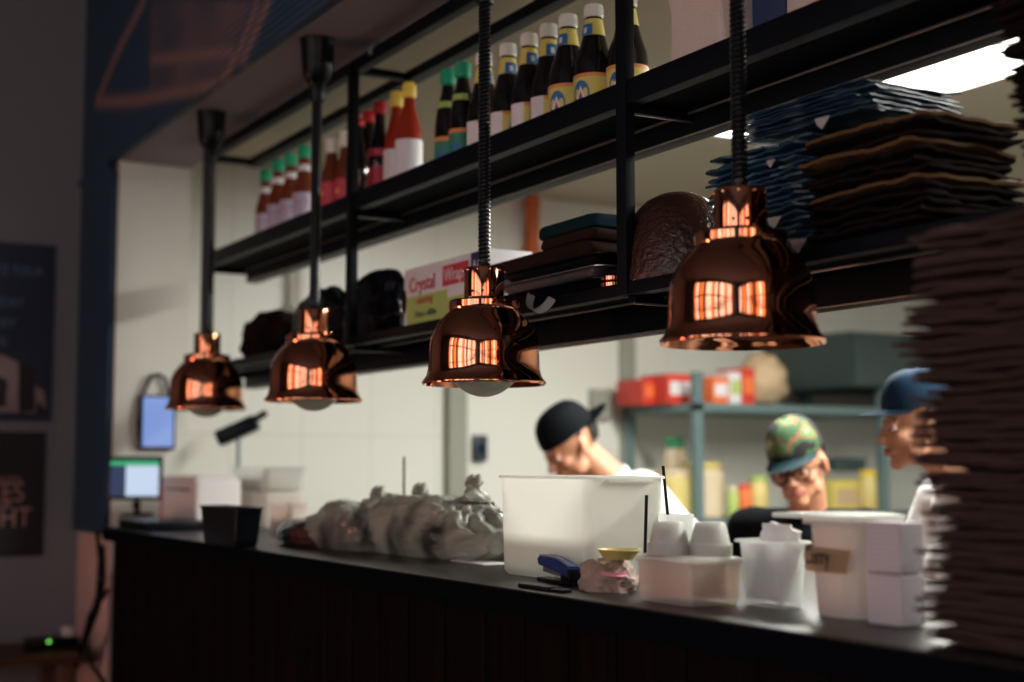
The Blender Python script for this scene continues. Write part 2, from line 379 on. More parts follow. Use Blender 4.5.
# wall with windows behind the camera
b = B(); xs = [XW] + sum([[x - .6, x + .6] for x in WINX], []) + [4]
box(b, XW, 4, YWIN - .15, YWIN, 0, .95); box(b, XW, 4, YWIN - .15, YWIN, 3.3, 3.6)
for i in range(0, len(xs), 2): box(b, xs[i], xs[i + 1], YWIN - .15, YWIN, .95, 3.3)
struct('wall_front', b, 'dark_wall')
def window(n, wd, loc, rz, mats_):
    fr = bpy.data.objects.new('window_%d' % n, None); COL.objects.link(fr); fr['kind'] = 'structure'; fr.location = loc; fr.rotation_euler = (0, 0, rz); K = len(mats_)
    b = B()
    for k in range(K + 1): xx = -wd / 2 + wd / K * k; box(b, xx - .025, xx + .025, -.08, .01, .95, 3.3, .004)
    for zz in (.98, 2.45, 3.27): box(b, -wd / 2, wd / 2, -.08, .01, zz - .03, zz + .03, .004)
    obj('window_frame', b, 'dark_wall', fr)
    for k, mm in enumerate(mats_):
        b = B(); x0_ = -wd / 2 + wd / K * k; box(b, x0_, x0_ + wd / K, -.06, -.05, .95, 3.3); obj('pane', b, mm, fr)
D_, W_, S_ = 'window_day', 'window_warm', 'window_dim'
for i, x in enumerate(WINX): window(i + 1, 1.2, (x, YWIN, 0), 0, [[W_, D_, S_, W_], [S_, D_, D_, W_], [D_, S_, D_, D_], [W_, D_, D_, S_]][i])
for i, y in enumerate(WINY): window(i + 5, 1.0, (XRW, y, 0), PI / 2, [[D_, S_, W_], [D_, W_, S_], [W_, D_, W_]][i])
# unseen door added to the window wall; its glowing panel warms pier and wall
b = B(); box(b, -.45, .45, -.03, .03, 0, .10, .004); box(b, -.45, .45, -.03, .03, 2.0, 2.1, .004)
for x in (-.42, .42): box(b, x - .03, x + .03, -.03, .03, .1, 2.0, .003)
dr = bpy.data.objects.new('added_glow_door', None); COL.objects.link(dr); dr['kind'] = 'structure'; dr.location = (-4.75, YWIN + .035, 0); obj('door_frame', b, 'dark_wall', dr)
b = B(); box(b, -.39, .39, -.005, .005, .1, 1.0); obj('added_glow_panel', b, 'added_warm_glow', dr)  # added emissive panel acting as a warm fill light
# printed mural on the bulkhead and pier
def mural():
    P_ = lambda x, y: (atY(x, y, YP - .02).x, atY(x, y, YP - .02).z)
    segs = [(P_(145, 0), P_(120, 48)), (P_(120, 48), P_(98, 100)), (P_(97, 102), P_(135, 101)), (P_(135, 101), P_(215, 84)), (P_(258, 4), P_(240, 50)), (P_(240, 50), P_(219, 88)), (P_(270, 0), P_(243, 62)), (P_(152, 60), P_(232, 52))]
    quad = [P_(152, 0), P_(252, 0), P_(222, 84), P_(150, 94)]
    def inside(p):
        c = 0
        for k in range(4):
            a, d = quad[k], quad[(k + 1) % 4]
            if (a[1] > p.y) != (d[1] > p.y) and p.x < (d[0] - a[0]) * (p.y - a[1]) / (d[1] - a[1]) + a[0]: c += 1
        return c % 2
    def dist(p, s):
        a, c = Vector(s[0]), Vector(s[1]); d = c - a; t = max(0, min(1, (p - a).dot(d) / d.length_squared)); return (a + d * t - p).length
    b = B(); lay = b.verts.layers.float_color.new('print')
    def col(x, z):
        p = Vector((x, z)); base = Vector((.014, .052, .10)); k = 0
        for s in segs: k = max(k, 1 - dist(p, s) / .035)
        patch = 0
        if inside(p): patch = .38 + .55 * noise.noise(Vector((x * 3, z * 4, 1)))
        if x > -3.6: patch = max(patch, .5 * noise.noise(Vector((x * 2, z * 2, 5))))
        f = max(0, k, patch * .8); c = base.lerp(Vector((.34, .20, .17)), min(1, f)); return (*c, 1)
    def grid(x0, x1, z0, z1, nx, nz):
        V = [[b.verts.new((x0 + (x1 - x0) * i / nx, YP - .022, z0 + (z1 - z0) * j / nz)) for j in range(nz + 1)] for i in range(nx + 1)]
        for r in V:
            for v in r: v[lay] = col(v.co.x, v.co.z)
        fs = [b.faces.new((V[i][j], V[i + 1][j], V[i + 1][j + 1], V[i][j + 1])) for i in range(nx) for j in range(nz)]
        return V
    grid(XW + .004, XJ, 1.13, ZS, 12, 30); grid(XW + .004, XJ, ZS, 3.59, 24, 60); grid(XJ, 2.35, ZS, 3.59, 300, 60)
    bmesh.ops.remove_doubles(b, verts=b.verts, dist=.0005)
    bmesh.ops.solidify(b, geom=b.faces[:], thickness=.02)
    o = obj('mural_panel', b, 'mural', smooth=None)
    tag(o, 'dark navy ribbed mural with copper line print covering pier and bulkhead', 'mural')
mural()

# kitchen door frame, duct, signs on end wall
p = atX(444, 480, XE); q = atX(462, 480, XE); 
dr = bpy.data.objects.new('door_1', None); COL.objects.link(dr); dr['kind'] = 'structure'
b = B(); box(b, XE, XE + .05, p.y, q.y, 0, 1.72 + .35, .005); box(b, XE, XE + .05, p.y, p.y + .95, 2.02, 2.10, .005); box(b, XE, XE + .05, p.y + .87, p.y + .95, 0, 2.10, .005); obj('door_frame', b, 'door_grey', dr)
b = B(); box(b, XE + .005, XE + .03, q.y, p.y + .87, 0, 2.03, .004); obj('door_leaf', b, 'wall_kitchen', dr)
p = atX(479, 448, XE + .04)
sw = thing('wall_phone', 'small dark wall switch box on pale kitchen wall left of rack', 'switch', (XE + .031, p.y, p.z))
b = B(); box(b, 0, .03, -.032, .032, -.055, .055, .006); obj('housing', b, 'switch_dark', sw)
b = B(); box(b, .03, .036, -.012, .012, -.02, .02, .002); obj('button', b, 'black_plastic', sw)
p = atX(594, 405, XE)
b = B(); box(b, XE, XE + .06, p.y - .05, p.y + .05, p.z - .07, p.z + .07, .006)
bb = obj('junction_box', b, 'door_grey'); tag(bb, 'grey square junction box on kitchen wall above backwards black cap', 'box')
b = B(); p = atX(536, 220, XE + .08)
tube(b, [(XE + .05, p.y, p.z - .16), (XE + .05, p.y, KZ)], .03, 16)
for z in (p.z - .14, p.z + .06): lathe(b, [(.034, z), (.038, z + .01), (.038, z + .02), (.034, z + .03)], 16, XE + .05, p.y)
tag(obj('pipe', b, 'orange_pipe'), 'orange red pipe running up to the kitchen ceiling', 'pipe')
# boxed white duct
p0 = atX(322, 260, XE + .1)
b = B(); tube(b, [(XE + .06, p0.y - .08, 1.9), (XE + .06, p0.y - .08, KZ)], .02, 12)
for z in (2.0, 2.3): box(b, XE, XE + .085, p0.y - .11, p0.y - .05, z, z + .02, .003)
tag(obj('conduit', b, 'wall_kitchen'), 'thin pale conduit pipe on the kitchen wall above the lower shelf', 'pipe')
p = atX(445, 255, XE + .25); p2 = atX(380, 255, XE + .25)

# ceiling fluorescent fixtures
FIX_L = ['fluorescent ceiling light whose end shows just left of blue bags', 'bright fluorescent ceiling light above the stacked blue bags at right', 'nearest fluorescent ceiling light at the right end of the row']
for i, (x, y, L) in enumerate(TUBES):
    t = thing('ceiling_light', FIX_L[i], 'ceiling light', (x, y, KZ))
    b = B(); loft(b, [rrect(L, .36, .01, 0), rrect(L, .36, .01, -.03), rrect(L - .04, .30, .01, -.045)]); obj('housing', b, 'white_paper', t)
    b = B(); box(b, -L / 2 + .02, L / 2 - .02, -.16, .16, -.064, -.046, .006); obj('diffuser', b, 'tube_glow', t)

# ------------------------------------------------------------------ counter
XC0, YC = -4.92, 1.22
t = thing('service_counter', 'long dark wood service counter with black top under copper lamps', 'counter', (0, 0, 0))
b = B(); box(b, XC0 - .02, 1.5, YC, 2.0, CT - .045, CT, .004); obj('countertop', b, 'counter_top', t)
b = B(); box(b, XC0 - .021, 1.5, YC - .003, YC + .001, CT - .045, CT - .003, .001); obj('edge_band', b, 'plate_black', t)
b = B(); box(b, XC0, 1.5, YC + .05, 1.95, 0.08, CT - .045)
x = XC0
while x < 1.4:
    wd = random.choice([.14, .16, .18]); box(b, x + .002, x + wd - .002, YC + .03, YC + .05, .09, CT - .046, .003); x += wd
obj('front_planks', b, 'counter_wood', t)
b = B(); box(b, XC0 + .03, 1.5, YC + .08, 1.9, 0, .08); obj('plinth', b, 'black_plastic', t)

# ------------------------------------------------------------------ overhead shelf
YF, YB = 1.5, 1.70
SX0, SX1 = -4.79, .6
sh = thing('overhead_shelf', 'long black steel three tier shelf hung over the counter', 'shelf')
PX = [-4.775, -3.50, -2.20, -.90, .40]
for x in PX:
    b = B(); box(b, x - .0165, x + .0165, YF - .004, YF + .018, 1.697, 2.47, .002); obj('post', b, 'black_steel', sh)
def tier(name, ztop, zfb, zbb, plate, strip):
    b = B(); box(b, SX0, SX1, YF, YF + .03, zfb, ztop, .002); obj('front_rail', b, 'black_steel', sh)
    b = B(); box(b, SX0, SX1, YB - .04, YB, zbb, ztop - .01, .002); obj('back_rail', b, 'black_steel', sh)
    if plate:
        b = B(); box(b, SX0, SX1, YF + .03, YB - .04, zfb + .004, zfb + .010); obj('shelf_plate', b, 'plate_black', sh)
        for x in PX:
            b = B(); box(b, x - .012, x + .012, YF + .02, YB - .02, zfb - .012, zfb + .003, .001); obj('cross_bar', b, 'black_steel', sh)
            b = B(); box(b, x + .004, x + .010, YF + .02, YB - .04, zfb - .016, zfb - .012, .001); obj('edge_glint', b, 'edge_glint_metal', sh)  # pale line put in as the highlight along the cross bar
        b = B(); box(b, SX0, SX1, strip, strip + .006, zfb - .002, zfb + .003, .001); obj('edge_glint', b, 'edge_glint_metal', sh)  # long pale strip in place of light catching under the shelf
        b = B(); box(b, SX0, SX1, YB - .0425, YB - .0395, zbb + .001, zbb + .004, .0005); obj('edge_glint', b, 'edge_glint_metal', sh)  # thin pale line drawn as the glint on the rail bevel
    else:
        for x in PX:
            b = B(); box(b, x - .015, x + .015, YF + .02, YB - .02, zfb, zfb + .02, .002); obj('cross_bar', b, 'black_steel', sh)
tier('top', 2.475, 2.44, 2.435, False, 0)
tier('upper', 2.108, 2.060, 2.020, True, 1.645)
tier('lower', 1.722, 1.697, 1.645, True, 1.585)
for x in (-3.36, -2.0):
    b = B(); box(b, x - .008, x + .008, YF - .002, YF + .014, 2.47, ZS, .001); tube(b, [(x, YF - .006, 2.455), (x, YF - .006, 2.475)], .006, 8); obj('hanging_bracket', b, 'steel', sh)
UP = 2.0705   # upper plate surface
LP = 1.7075   # lower plate surface

# ------------------------------------------------------------------ copper heat lamps
RL = .125
def bell_profile():
    o = [(1.0, .0), (1.005, .02), (.99, .045), (.955, .085), (.925, .14), (.905, .22), (.895, .32), (.893, .46), (.885, .62), (.865, .74), (.82, .86), (.745, .98), (.65, 1.09), (.575, 1.16), (.555, 1.20)]
    outer = [(r * RL, z * RL) for r, z in o]
    inner = [((r - .02) * RL, z * RL - .0) for r, z in o[::-1]]; inner[0] = (.53 * RL, 1.16 * RL)
    return inner, outer
def make_lamp():
    t = thing('heat_lamp', '', 'lamp')
    i, o = bell_profile(); b = B(); lathe(b, o[:], 72, cap0=False, cap1=False)
    # inner skin joined at the rim
    lathe(b, [(.985 * RL, 0)] + [(max((r / RL - .03), .1) * RL, z) for r, z in o[2:]], 72, cap0=False, cap1=True)
    lathe(b, [(.985 * RL, 0), (.995 * RL, -.002), (1.0 * RL, 0)], 72, cap0=False, cap1=False)
    obj('bell_shade', b, 'copper', t, 60)
    b = B(); z = 1.19 * RL
    lathe(b, [(.50 * RL, z), (.56 * RL, z), (.57 * RL, z + .004), (.57 * RL, z + .016), (.55 * RL, z + .019), (.40 * RL, z + .021), (.345 * RL, z + .025)], 56)
    obj('shoulder_ring', b, 'copper', t, 35)
    b = B(); z = 1.19 * RL + .022
    lathe(b, [(.325 * RL, z), (.325 * RL, z + .060), (.315 * RL, z + .064), (.20 * RL, z + .065), (.19 * RL, z + .06)], 48)
    for k in range(10): ell(b, (.33 * RL * math.cos(k * PI / 5 + .3), .33 * RL * math.sin(k * PI / 5 + .3), z + .058), (.0025,) * 3, None, 1)
    nk = obj('neck', b, 'copper', t, 35)
    b = B()
    for k in range(12):
        a = k * PI / 6 + .1; R_ = .3255 * RL; m4 = Matrix.Translation((R_ * math.cos(a), R_ * math.sin(a), z + .014)) @ Matrix.Rotation(a, 4, 'Z') @ Matrix.Rotation(PI / 2, 4, 'Y')
        g = bmesh.ops.create_circle(b, cap_ends=True, radius=.0028, segments=10)['verts']; bmesh.ops.transform(b, matrix=m4, verts=g)
    obj('vent_holes', b, 'black_plastic', nk, None)
    for a in (-2.4, -.3, 1.8):
        b = B(); lathe(b, [(.0045, 0), (.0045, .004), (.003, .007), (.001, .008)], 12); o2 = obj('screw', b, 'copper', t); o2.location = (.46 * RL * math.cos(a), .46 * RL * math.sin(a), 1.19 * RL + .019)
    b = B(); rr = .074; lathe(b, [(.003, -.026)] + [(rr * math.sin(q), .046 - .072 * math.cos(q)) for q in [.1, .2, .35, .5, .7, .95, 1.2, 1.45, 1.7]] + [(.06, .075), (.036, .085), (.02, .105), (.018, .13)], 40); obj('bulb', b, 'glass_bulb', t, 60)
    b = B(); lathe(b, [(.022, .105), (.022, .15)], 24); obj('socket', b, 'ceramic', t)
    return t
LAMP = make_lamp()
lamp_px = [(206, 409, 1.37), (313.5, 401, 1.37), (484, 384, 1.37), (742, 343, 1.37)]
lamp_lab = ['farthest and smallest copper heat lamp, hanging nearest the dark pier', 'copper heat lamp second from the left, below green capped bottles',
            'copper heat lamp third from left with large glass bulb showing', 'nearest and largest copper heat lamp, in front of blue bags']
def cord(parent, rad, z0, z1):
    """straight flex inside a tightly coiled sleeve, cup at the ceiling"""
    b = B(); pitch = .0085; L = z1 - z0; n = int(L / pitch * 10); 
    pts = []
    for k in range(n + 1):
        a = 2 * PI * k / 10; pts.append(((rad - .0036) * math.cos(a), (rad - .0036) * math.sin(a), z0 + L * k / n))
    tube(b, pts, .0036, 5); tube(b, [(0, 0, z0 - .01), (0, 0, z1)], rad - .005, 12); return obj('coiled_cord', b, 'cord_black', parent, 60)
for i, (px, py, Y) in enumerate(lamp_px):
    p = atY(px, py, Y)
    t = LAMP if i == 0 else dup(LAMP, p)
    t.location = p; t.rotation_euler = (0, 0, i * .7); t['label'] = lamp_lab[i]; t['group'] = 'copper heat lamps over the counter'
    for c in kids(t):
        if c.name.startswith('bulb') and i == 3: c.location.z = .035
for i, (px, py, Y) in enumerate(lamp_px):
    t = [o for o in bpy.data.objects if o.get('label') == lamp_lab[i]][0]; H = ZS - t.location.z
    cord(t, [.020, .0150, .0135, .0135][i], 1.19 * RL + .086, H - .10)
    b = B(); lathe(b, [(.018, H - .165), (.021, H - .15), (.023, H - .118), (.028, H - .112), (.037, H - .10), (.042, H - .06), (.046, H - .004), (.048, H)], 32); obj('ceiling_cup', b, 'black_plastic', t, 40)

# ------------------------------------------------------------------ bottles on the upper shelf
def bottle(kind):
    t = thing('sauce_bottle', '', 'bottle')
    A = math.radians
    if kind == 'fish':     # big dark sauce bottle, yellow label, white cap
        b = B(); lathe(b, [(.030, 0), (.034, .004), (.035, .012), (.035, .122), (.0335, .142), (.0300, .158), (.0255, .174), (.0195, .203), (.0150, .235), (.0135, .252)], 40); obj('glass_body', b, 'glass_dark', t, 50)
        b = B(); lathe(b, [(.0155, .245), (.0165, .247), (.0165, .268), (.0155, .273), (.012, .275)], 28)
        for k in range(28): a = 2 * PI * k / 28; box(b, -.0005, .0005, -.0005, .0005, .249, .266, 0, Matrix.Translation((.0166 * math.cos(a), .0166 * math.sin(a), 0)))
        obj('cap', b, 'cap_white', t, 40)
        b = B(); arc_patch(b, .0356, -170, 60, .02, .112, 30); lb = obj('label', b, 'label_yellow', t)
        b = B(); arc_patch(b, .0359, -170, -118, .02, .112, 10); obj('label_panel', b, 'label_white', lb)
        b = B(); arc_patch(b, .0358, -118, 60, .104, .112, 20); obj('label_band', b, 'label_orange', lb)
        el = [(.017 * math.cos(k * PI / 12), .029 * math.sin(k * PI / 12)) for k in range(24)]
        b = B(); wrap_poly(b, .0361, A(-72), .068, el); obj('oval_emblem', b, 'label_blue', lb)
        b = B(); wrap_poly(b, .0364, A(-72), .070, [(-.009, -.012), (.009, -.012), (0, .016)]); obj('triangle_mark', b, 'label_white', lb)
        b = B(); wrap_poly(b, .0367, A(-72), .066, [(-.004, -.006), (.004, -.006), (0, .008)]); obj('triangle_mark', b, 'label_red', lb)
        b = B(); arc_patch(b, .0204, -180, 50, .202, .240, 24, .0152); nl = obj('neck_label', b, 'label_yellow', t)
        b = B(); arc_patch(b, .0208, -118, -40, .2025, .228, 10, .0176); obj('oval_emblem', b, 'label_blue', nl)
        b = B(); arc_patch(b, .0206, -92, -70, .207, .220, 4, .0188); obj('triangle_mark', b, 'label_white', nl)
    elif kind == 'green_dark':
        b = B(); lathe(b, [(.026, 0), (.029, .004), (.0295, .012), (.0295, .12), (.028, .145), (.022, .18), (.0155, .205), (.012, .225), (.0115, .25)], 36); obj('glass_body', b, 'glass_dark', t, 50)
        b = B(); lathe(b, [(.0125, .222), (.0175, .226), (.0175, .252), (.015, .258)], 24); obj('cap', b, 'cap_green', t, 40)
        b = B(); arc_patch(b, .0301, -190, 60, .02, .105, 26); lb = obj('label', b, 'label_green', t)
        b = B(); arc_patch(b, .0304, -190, 60, .096, .105, 26); obj('label_band', b, 'label_orange', lb)
        b = B(); wrap_poly(b, .0305, A(-60), .055, [(.014 * math.cos(k * PI / 8), .02 * math.sin(k * PI / 8)) for k in range(16)]); obj('oval_emblem', b, 'label_blue', lb)
        b = B(); arc_patch(b, .0240, -150, 0, .170, .184, 16, .0215); nl = obj('neck_label', b, 'lime', t)
    elif kind == 'green_brown':
        b = B(); lathe(b, [(.026, 0), (.029, .004), (.029, .10), (.027, .118), (.019, .14), (.0155, .165), (.014, .19)], 32); obj('glass_body', b, 'sauce_brown', t, 50)
        b = B(); lathe(b, [(.0145, .18), (.0175, .183), (.0175, .205), (.014, .210)], 24); obj('cap', b, 'cap_green', t, 40)
        b = B(); arc_patch(b, .0295, -200, 70, .015, .098, 26); lb = obj('label', b, 'label_lilac', t)
        b = B(); wrap_poly(b, .0299, A(-75), .075, [(-.018, -.012), (.018, -.010), (.014, .012), (-.014, .014)]); obj('blue_mark', b, 'navy', lb)
        b = B(); wrap_poly(b, .0299, A(-35), .055, [(-.016, -.03), (-.004, -.03), (.018, .02), (.006, .024)]); obj('orange_mark', b, 'label_orange', lb)
        b = B(); arc_patch(b, .0182, -180, 60, .150, .165, 16, .0163); obj('neck_label', b, 'label_white', t)
    elif kind == 'pale_cap':
        b = B(); lathe(b, [(.027, 0), (.030, .004), (.030, .115), (.027, .140), (.019, .165), (.0145, .19), (.0135, .205)], 32); obj('glass_body', b, 'sauce_brown', t, 50)
        b = B(); lathe(b, [(.0140, .196), (.0165, .199), (.0165, .234), (.0135, .238)], 24); obj('cap', b, 'cap_white', t, 40)
        b = B(); arc_patch(b, .0305, -200, 70, .015, .115, 26); lb = obj('label', b, 'label_red', t)
        for k, (a, z) in enumerate([(-100, .05), (-70, .085), (-50, .045), (-80, .03)]):
            b = B(); wrap_poly(b, .0309, A(a), z, [(.009 * math.cos(q * PI / 5), .008 * math.sin(q * PI / 5)) for q in range(10)]); obj('chilli_print', b, 'label_orange' if k % 2 else 'label_green', lb)
    elif kind == 'dark_plain':
        b = B(); lathe(b, [(.028, 0), (.032, .004), (.032, .14), (.030, .165), (.018, .20), (.0145, .23), (.014, .25)], 36); obj('glass_body', b, 'glass_dark', t, 50)
        b = B(); lathe(b, [(.0145, .242), (.016, .245), (.016, .262), (.013, .266)], 24); obj('cap', b, 'cap_red', t, 40)
        b = B(); wrap_poly(b, .0324, A(-60), .13, [(.006 * math.cos(q * PI / 6), .006 * math.sin(q * PI / 6)) for q in range(12)]); obj('round_sticker', b, 'label_blue', t)
    elif kind == 'red_cap':
        b = B(); lathe(b, [(.025, 0), (.028, .004), (.028, .145), (.025, .165), (.0165, .185), (.0135, .21), (.0125, .25)], 32); obj('glass_body', b, 'glass_dark', t, 50)
        b = B(); lathe(b, [(.0130, .236), (.0165, .240), (.0165, .262), (.013, .268)], 24); obj('cap', b, 'cap_red', t, 40)
        b = B(); arc_patch(b, .0285, -200, 70, .015, .105, 26); obj('label', b, 'label_red', t)
        b = B(); arc_patch(b, .0284, -200, 70, .13, .148, 26); obj('shoulder_label', b, 'label_red', t)
    elif kind == 'yellow_cap':
        b = B(); lathe(b, [(.027, 0), (.031, .004), (.031, .135), (.028, .165), (.019, .20), (.014, .225), (.013, .25)], 36); obj('glass_body', b, 'sauce_red', t, 50)
        b = B(); lathe(b, [(.0140, .240), (.0165, .244), (.0165, .272), (.013, .278)], 24); obj('cap', b, 'cap_yellow', t, 40)
        b = B(); arc_patch(b, .0316, -210, 80, .015, .135, 30); lb = obj('label', b, 'label_white', t)
        b = B(); arc_patch(b, .0319, -150, -110, .03, .12, 8); obj('label_panel', b, 'label_lilac', lb)
    return t
BT = {}
def put_bottle(kind, px, topy, Y, label, h, group):
    p = atY(px, topy, Y); s = (p.z - UP) / h
    loc = (p.x, p.y, UP)
    if kind not in BT: t = bottle(kind); BT[kind] = t; t.location = loc
    else: t = dup(BT[kind], loc)
    t['label'] = label; t['group'] = group; s = max(.75, min(1.35, s)); wx_ = 1.2 if kind == 'fish' else 1.12; t.scale = (wx_, wx_, s); t.location.y = max(1.532 + .035 * wx_, min(1.656 - .035 * wx_, Y))
    return t
G = 'sauce bottles on the upper shelf'
hts = {'fish': .275, 'green_dark': .258, 'green_brown': .21, 'pale_cap': .238, 'dark_plain': .266, 'red_cap': .268, 'yellow_cap': .278}
Bs = [('green_brown', 266, 163, 1.60, 'leftmost green capped brown sauce bottle at the far end of upper shelf'),
      ('green_brown', 278, 160, 1.57, 'second green capped brown sauce bottle from the far shelf end'),
      ('green_brown', 291, 154, 1.58, 'third green capped brown sauce bottle from the far shelf end'),
      ('green_brown', 304, 146, 1.57, 'green capped sauce bottle nearest the second lamp cord, label with orange slash'),
      ('pale_cap', 332, 138, 1.58, 'brown sauce bottle with pale cap and red label right of second lamp cord'),
      ('pale_cap', 346, 131, 1.61, 'pale capped sauce bottle half hidden just left of the shelf post'),
      ('dark_plain', 355, 118, 1.56, 'dark bottle with a tiny blue sticker behind the left shelf post'),
      ('red_cap', 369, 111, 1.60, 'red capped dark bottle directly right of the left shelf post'),
      ('red_cap', 380, 102, 1.59, 'taller red capped dark bottle beside the yellow capped hot sauces'),
      ('yellow_cap', 397, 92, 1.61, 'left one of the two yellow capped red hot sauce bottles'),
      ('yellow_cap', 409, 83, 1.57, 'right one of the two yellow capped red hot sauce bottles'),
      ('green_dark', 448, 70, 1.60, 'left green capped dark bottle with green and orange label'),
      ('green_dark', 463, 63, 1.58, 'right green capped dark bottle next to the white capped bottles'),
      ('fish', 484, 53, 1.60, 'white capped dark bottle half behind the third lamp cord'),
      ('fish', 508, 44, 1.60, 'white capped dark bottle just right of third lamp cord'),
      ('fish', 529, 34, 1.60, 'white capped dark bottle, fourth from the right shelf post'),
      ('fish', 551, 25, 1.62, 'white capped dark bottle, third visible from right shelf post'),
      ('fish', 568, 15, 1.58, 'white capped dark bottle with blue neck emblem, second nearest the post'),
      ('fish', 592, 5, 1.57, 'nearest white capped dark bottle with blue oval and yellow label'),
      ('fish', 627, -6, 1.60, 'dark sauce bottle standing behind the right shelf post')]
for k, px, ty, Y, lab in Bs:
    t = put_bottle(k, px, ty, Y, lab, hts[k], G); t.rotation_euler.z = 1.25 if 480 < px < 560 else (.55 if k == 'green_brown' else 0) + random.uniform(-.15, .15)

# packets further along the upper shelf
def sack(name, label, px0, px1, Y0, Y1, z0, z1, m, seed, cat='sack', amp=.008):
    x0, x1 = atY(px0, 60, Y0).x, atY(px1, 20, Y0).x
    b = B(); box(b, x0, x1, Y0, Y1, z0, z1, .015, None, 3); bmesh.ops.subdivide_edges(b, edges=b.edges[:], cuts=7, use_grid_fill=True)
    for v in b.verts:
        f = noise.noise(Vector((v.co.x * 22, v.co.y * 22, v.co.z * 9 + seed))); g = noise.noise(Vector((v.co.x * 60, v.co.y * 60, v.co.z * 30 + seed)))
        k = 0 if v.co.z < z0 + .004 else 1
        v.co += Vector((f * amp + g * .002, f * amp, f * amp * k)); v.co.z = max(v.co.z, z0)
    return tag(obj(name, b, m), label, cat)
M['sack_pale'] = mat('sack_pale', (.62, .52, .46), .6, bump=(28, .8, .012))
sack('flour_sack', 'wrinkled pale sack on the upper shelf right of the shelf post', 668, 722, 1.535, 1.655, UP, UP + .36, 'sack_pale', 3)
sack('flour_sack', 'wrinkled pale packet behind nearest lamp cord on upper shelf', 733, 742, 1.535, 1.64, UP, UP + .36, 'sack_pale', 8, amp=.003)
x0, x1 = atY(748, 50, 1.53).x, atY(781, 30, 1.53).x
t = thing('carton', 'dark blue carton between two pale packets on upper shelf', 'carton', (0, 0, UP))
b = B(); box(b, x0, x1, 1.54, 1.65, 0, .34, .002); obj('box', b, 'navy', t)
b = B(); box(b, x0 + .01, x1 - .002, 1.538, 1.541, .3, .33, .001); obj('top_flap', b, 'navy', t)
sack('flour_sack', 'rightmost pale packet on the upper shelf beside blue carton', 783, 840, 1.535, 1.652, UP, UP + .36, 'sack_pale', 12)

# ------------------------------------------------------------------ lower shelf goods
# cling film box
x0, x1 = atY(404, 290, 1.533).x, atY(487, 290, 1.533).x
t = thing('cling_film_box', 'cling film carton with red lettering on lower shelf behind third lamp', 'box', (x0, 1.533, LP))
W_ = x1 - x0; D_ = .12; H_ = atY(487, 246, 1.52).z - LP
b = B(); box(b, 0, W_, 0, D_, 0, H_, .003); body = obj('carton', b, 'label_white', t)
b = B(); box(b, .02, W_ * .78, -.0012, .0, .004, H_ * .42, 0); box(b, .02, W_ * .55, -.0012, 0, H_ * .42, H_ * .55, 0); obj('green_print', b, 'lime', body, None)
b = B(); box(b, W_ * .50, W_ * .80, -.002, 0, H_ * .60, H_ * .90, 0); obj('red_panel', b, 'label_red', body, None)
b = B(); box(b, W_ * .83, W_ * .995, -.002, 0, .003, H_ - .003, 0); obj('blue_panel', b, 'navy', body, None)
text('Crystal', .052, 'label_red', body, (.035, -.002, H_ * .62), FRONT, sx=.95)
text('Wrap', .046, 'label_white', body, (W_ * .52, -.0025, H_ * .66), FRONT, sx=.9)
text('catering', .028, 'label_red', body, (.075, -.002, H_ * .42), FRONT)
text('33cm x 600m', .022, 'navy', body, (.065, -.002, H_ * .22), FRONT)
text('A4', .05, 'label_white', body, (W_ * .85, -.0025, H_ * .66), FRONT, sx=.6)
text('CrystalWrap', .022, 'label_red', body, (W_ + .0012, .012, H_ * .66), SIDE, sx=.8)
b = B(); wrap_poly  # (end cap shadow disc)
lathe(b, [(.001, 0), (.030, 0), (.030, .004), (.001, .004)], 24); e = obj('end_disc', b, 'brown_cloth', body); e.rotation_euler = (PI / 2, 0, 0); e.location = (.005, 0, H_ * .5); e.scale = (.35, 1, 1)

def lump(name, label, cat, px0, px1, ytop, Y, m, seed, depth=.07, amp=.012, base=LP, sag=1.0, group=None, f=14, ridged=False):
    a, c = atY(px0, 300, Y), atY(px1, 300, Y); top = atY((px0 + px1) / 2, ytop, Y).z - base; cx = (a.x + c.x) / 2; wx = abs(c.x - a.x) / 2
    bm = B(); g = bmesh.ops.create_icosphere(bm, subdivisions=5, radius=1)['verts']
    for v in g:
        d = v.co.copy(); s = Vector((abs(d.x) ** .75 * (1 if d.x > 0 else -1), abs(d.y) ** .75 * (1 if d.y > 0 else -1), abs(d.z) ** sag * (1 if d.z > 0 else -1)))
        n = noise.noise(Vector((d.x * 2.2 + seed, d.y * 2.2, d.z * 3))) ; r = 1 - abs(noise.noise(Vector((d.x * 4 + seed, d.y * 4, d.z * 5)))) * 2
        hi = noise.noise(Vector((d.x * f, d.y * f, d.z * f + seed)))
        k = 1 + n * .22 + (r * .10 if ridged else 0)
        v.co = Vector((s.x * wx, s.y * depth, s.z * top * .55)) * k + d * hi * amp * .5
        v.co.z = max(v.co.z + top * .45, 0)
    o = obj(name, bm, m, smooth=60); o.location = (cx, Y, base); return tag(o, label, cat, group)
lump('bin_liner_roll', 'shiny black rounded roll of bin liners left of cling film box', 'roll', 352, 404, 272, 1.60, 'black_plastic', 2, .052, .006)
lump('folded_apron', 'dark bundle on lower shelf directly above second copper lamp', 'bundle', 300, 352, 290, 1.60, 'black_plastic', 5, .05, .008)
lump('folded_apron', 'low dark bundle at the far end of the lower shelf', 'bundle', 248, 294, 311, 1.60, 'dark_paper', 9, .05, .006)
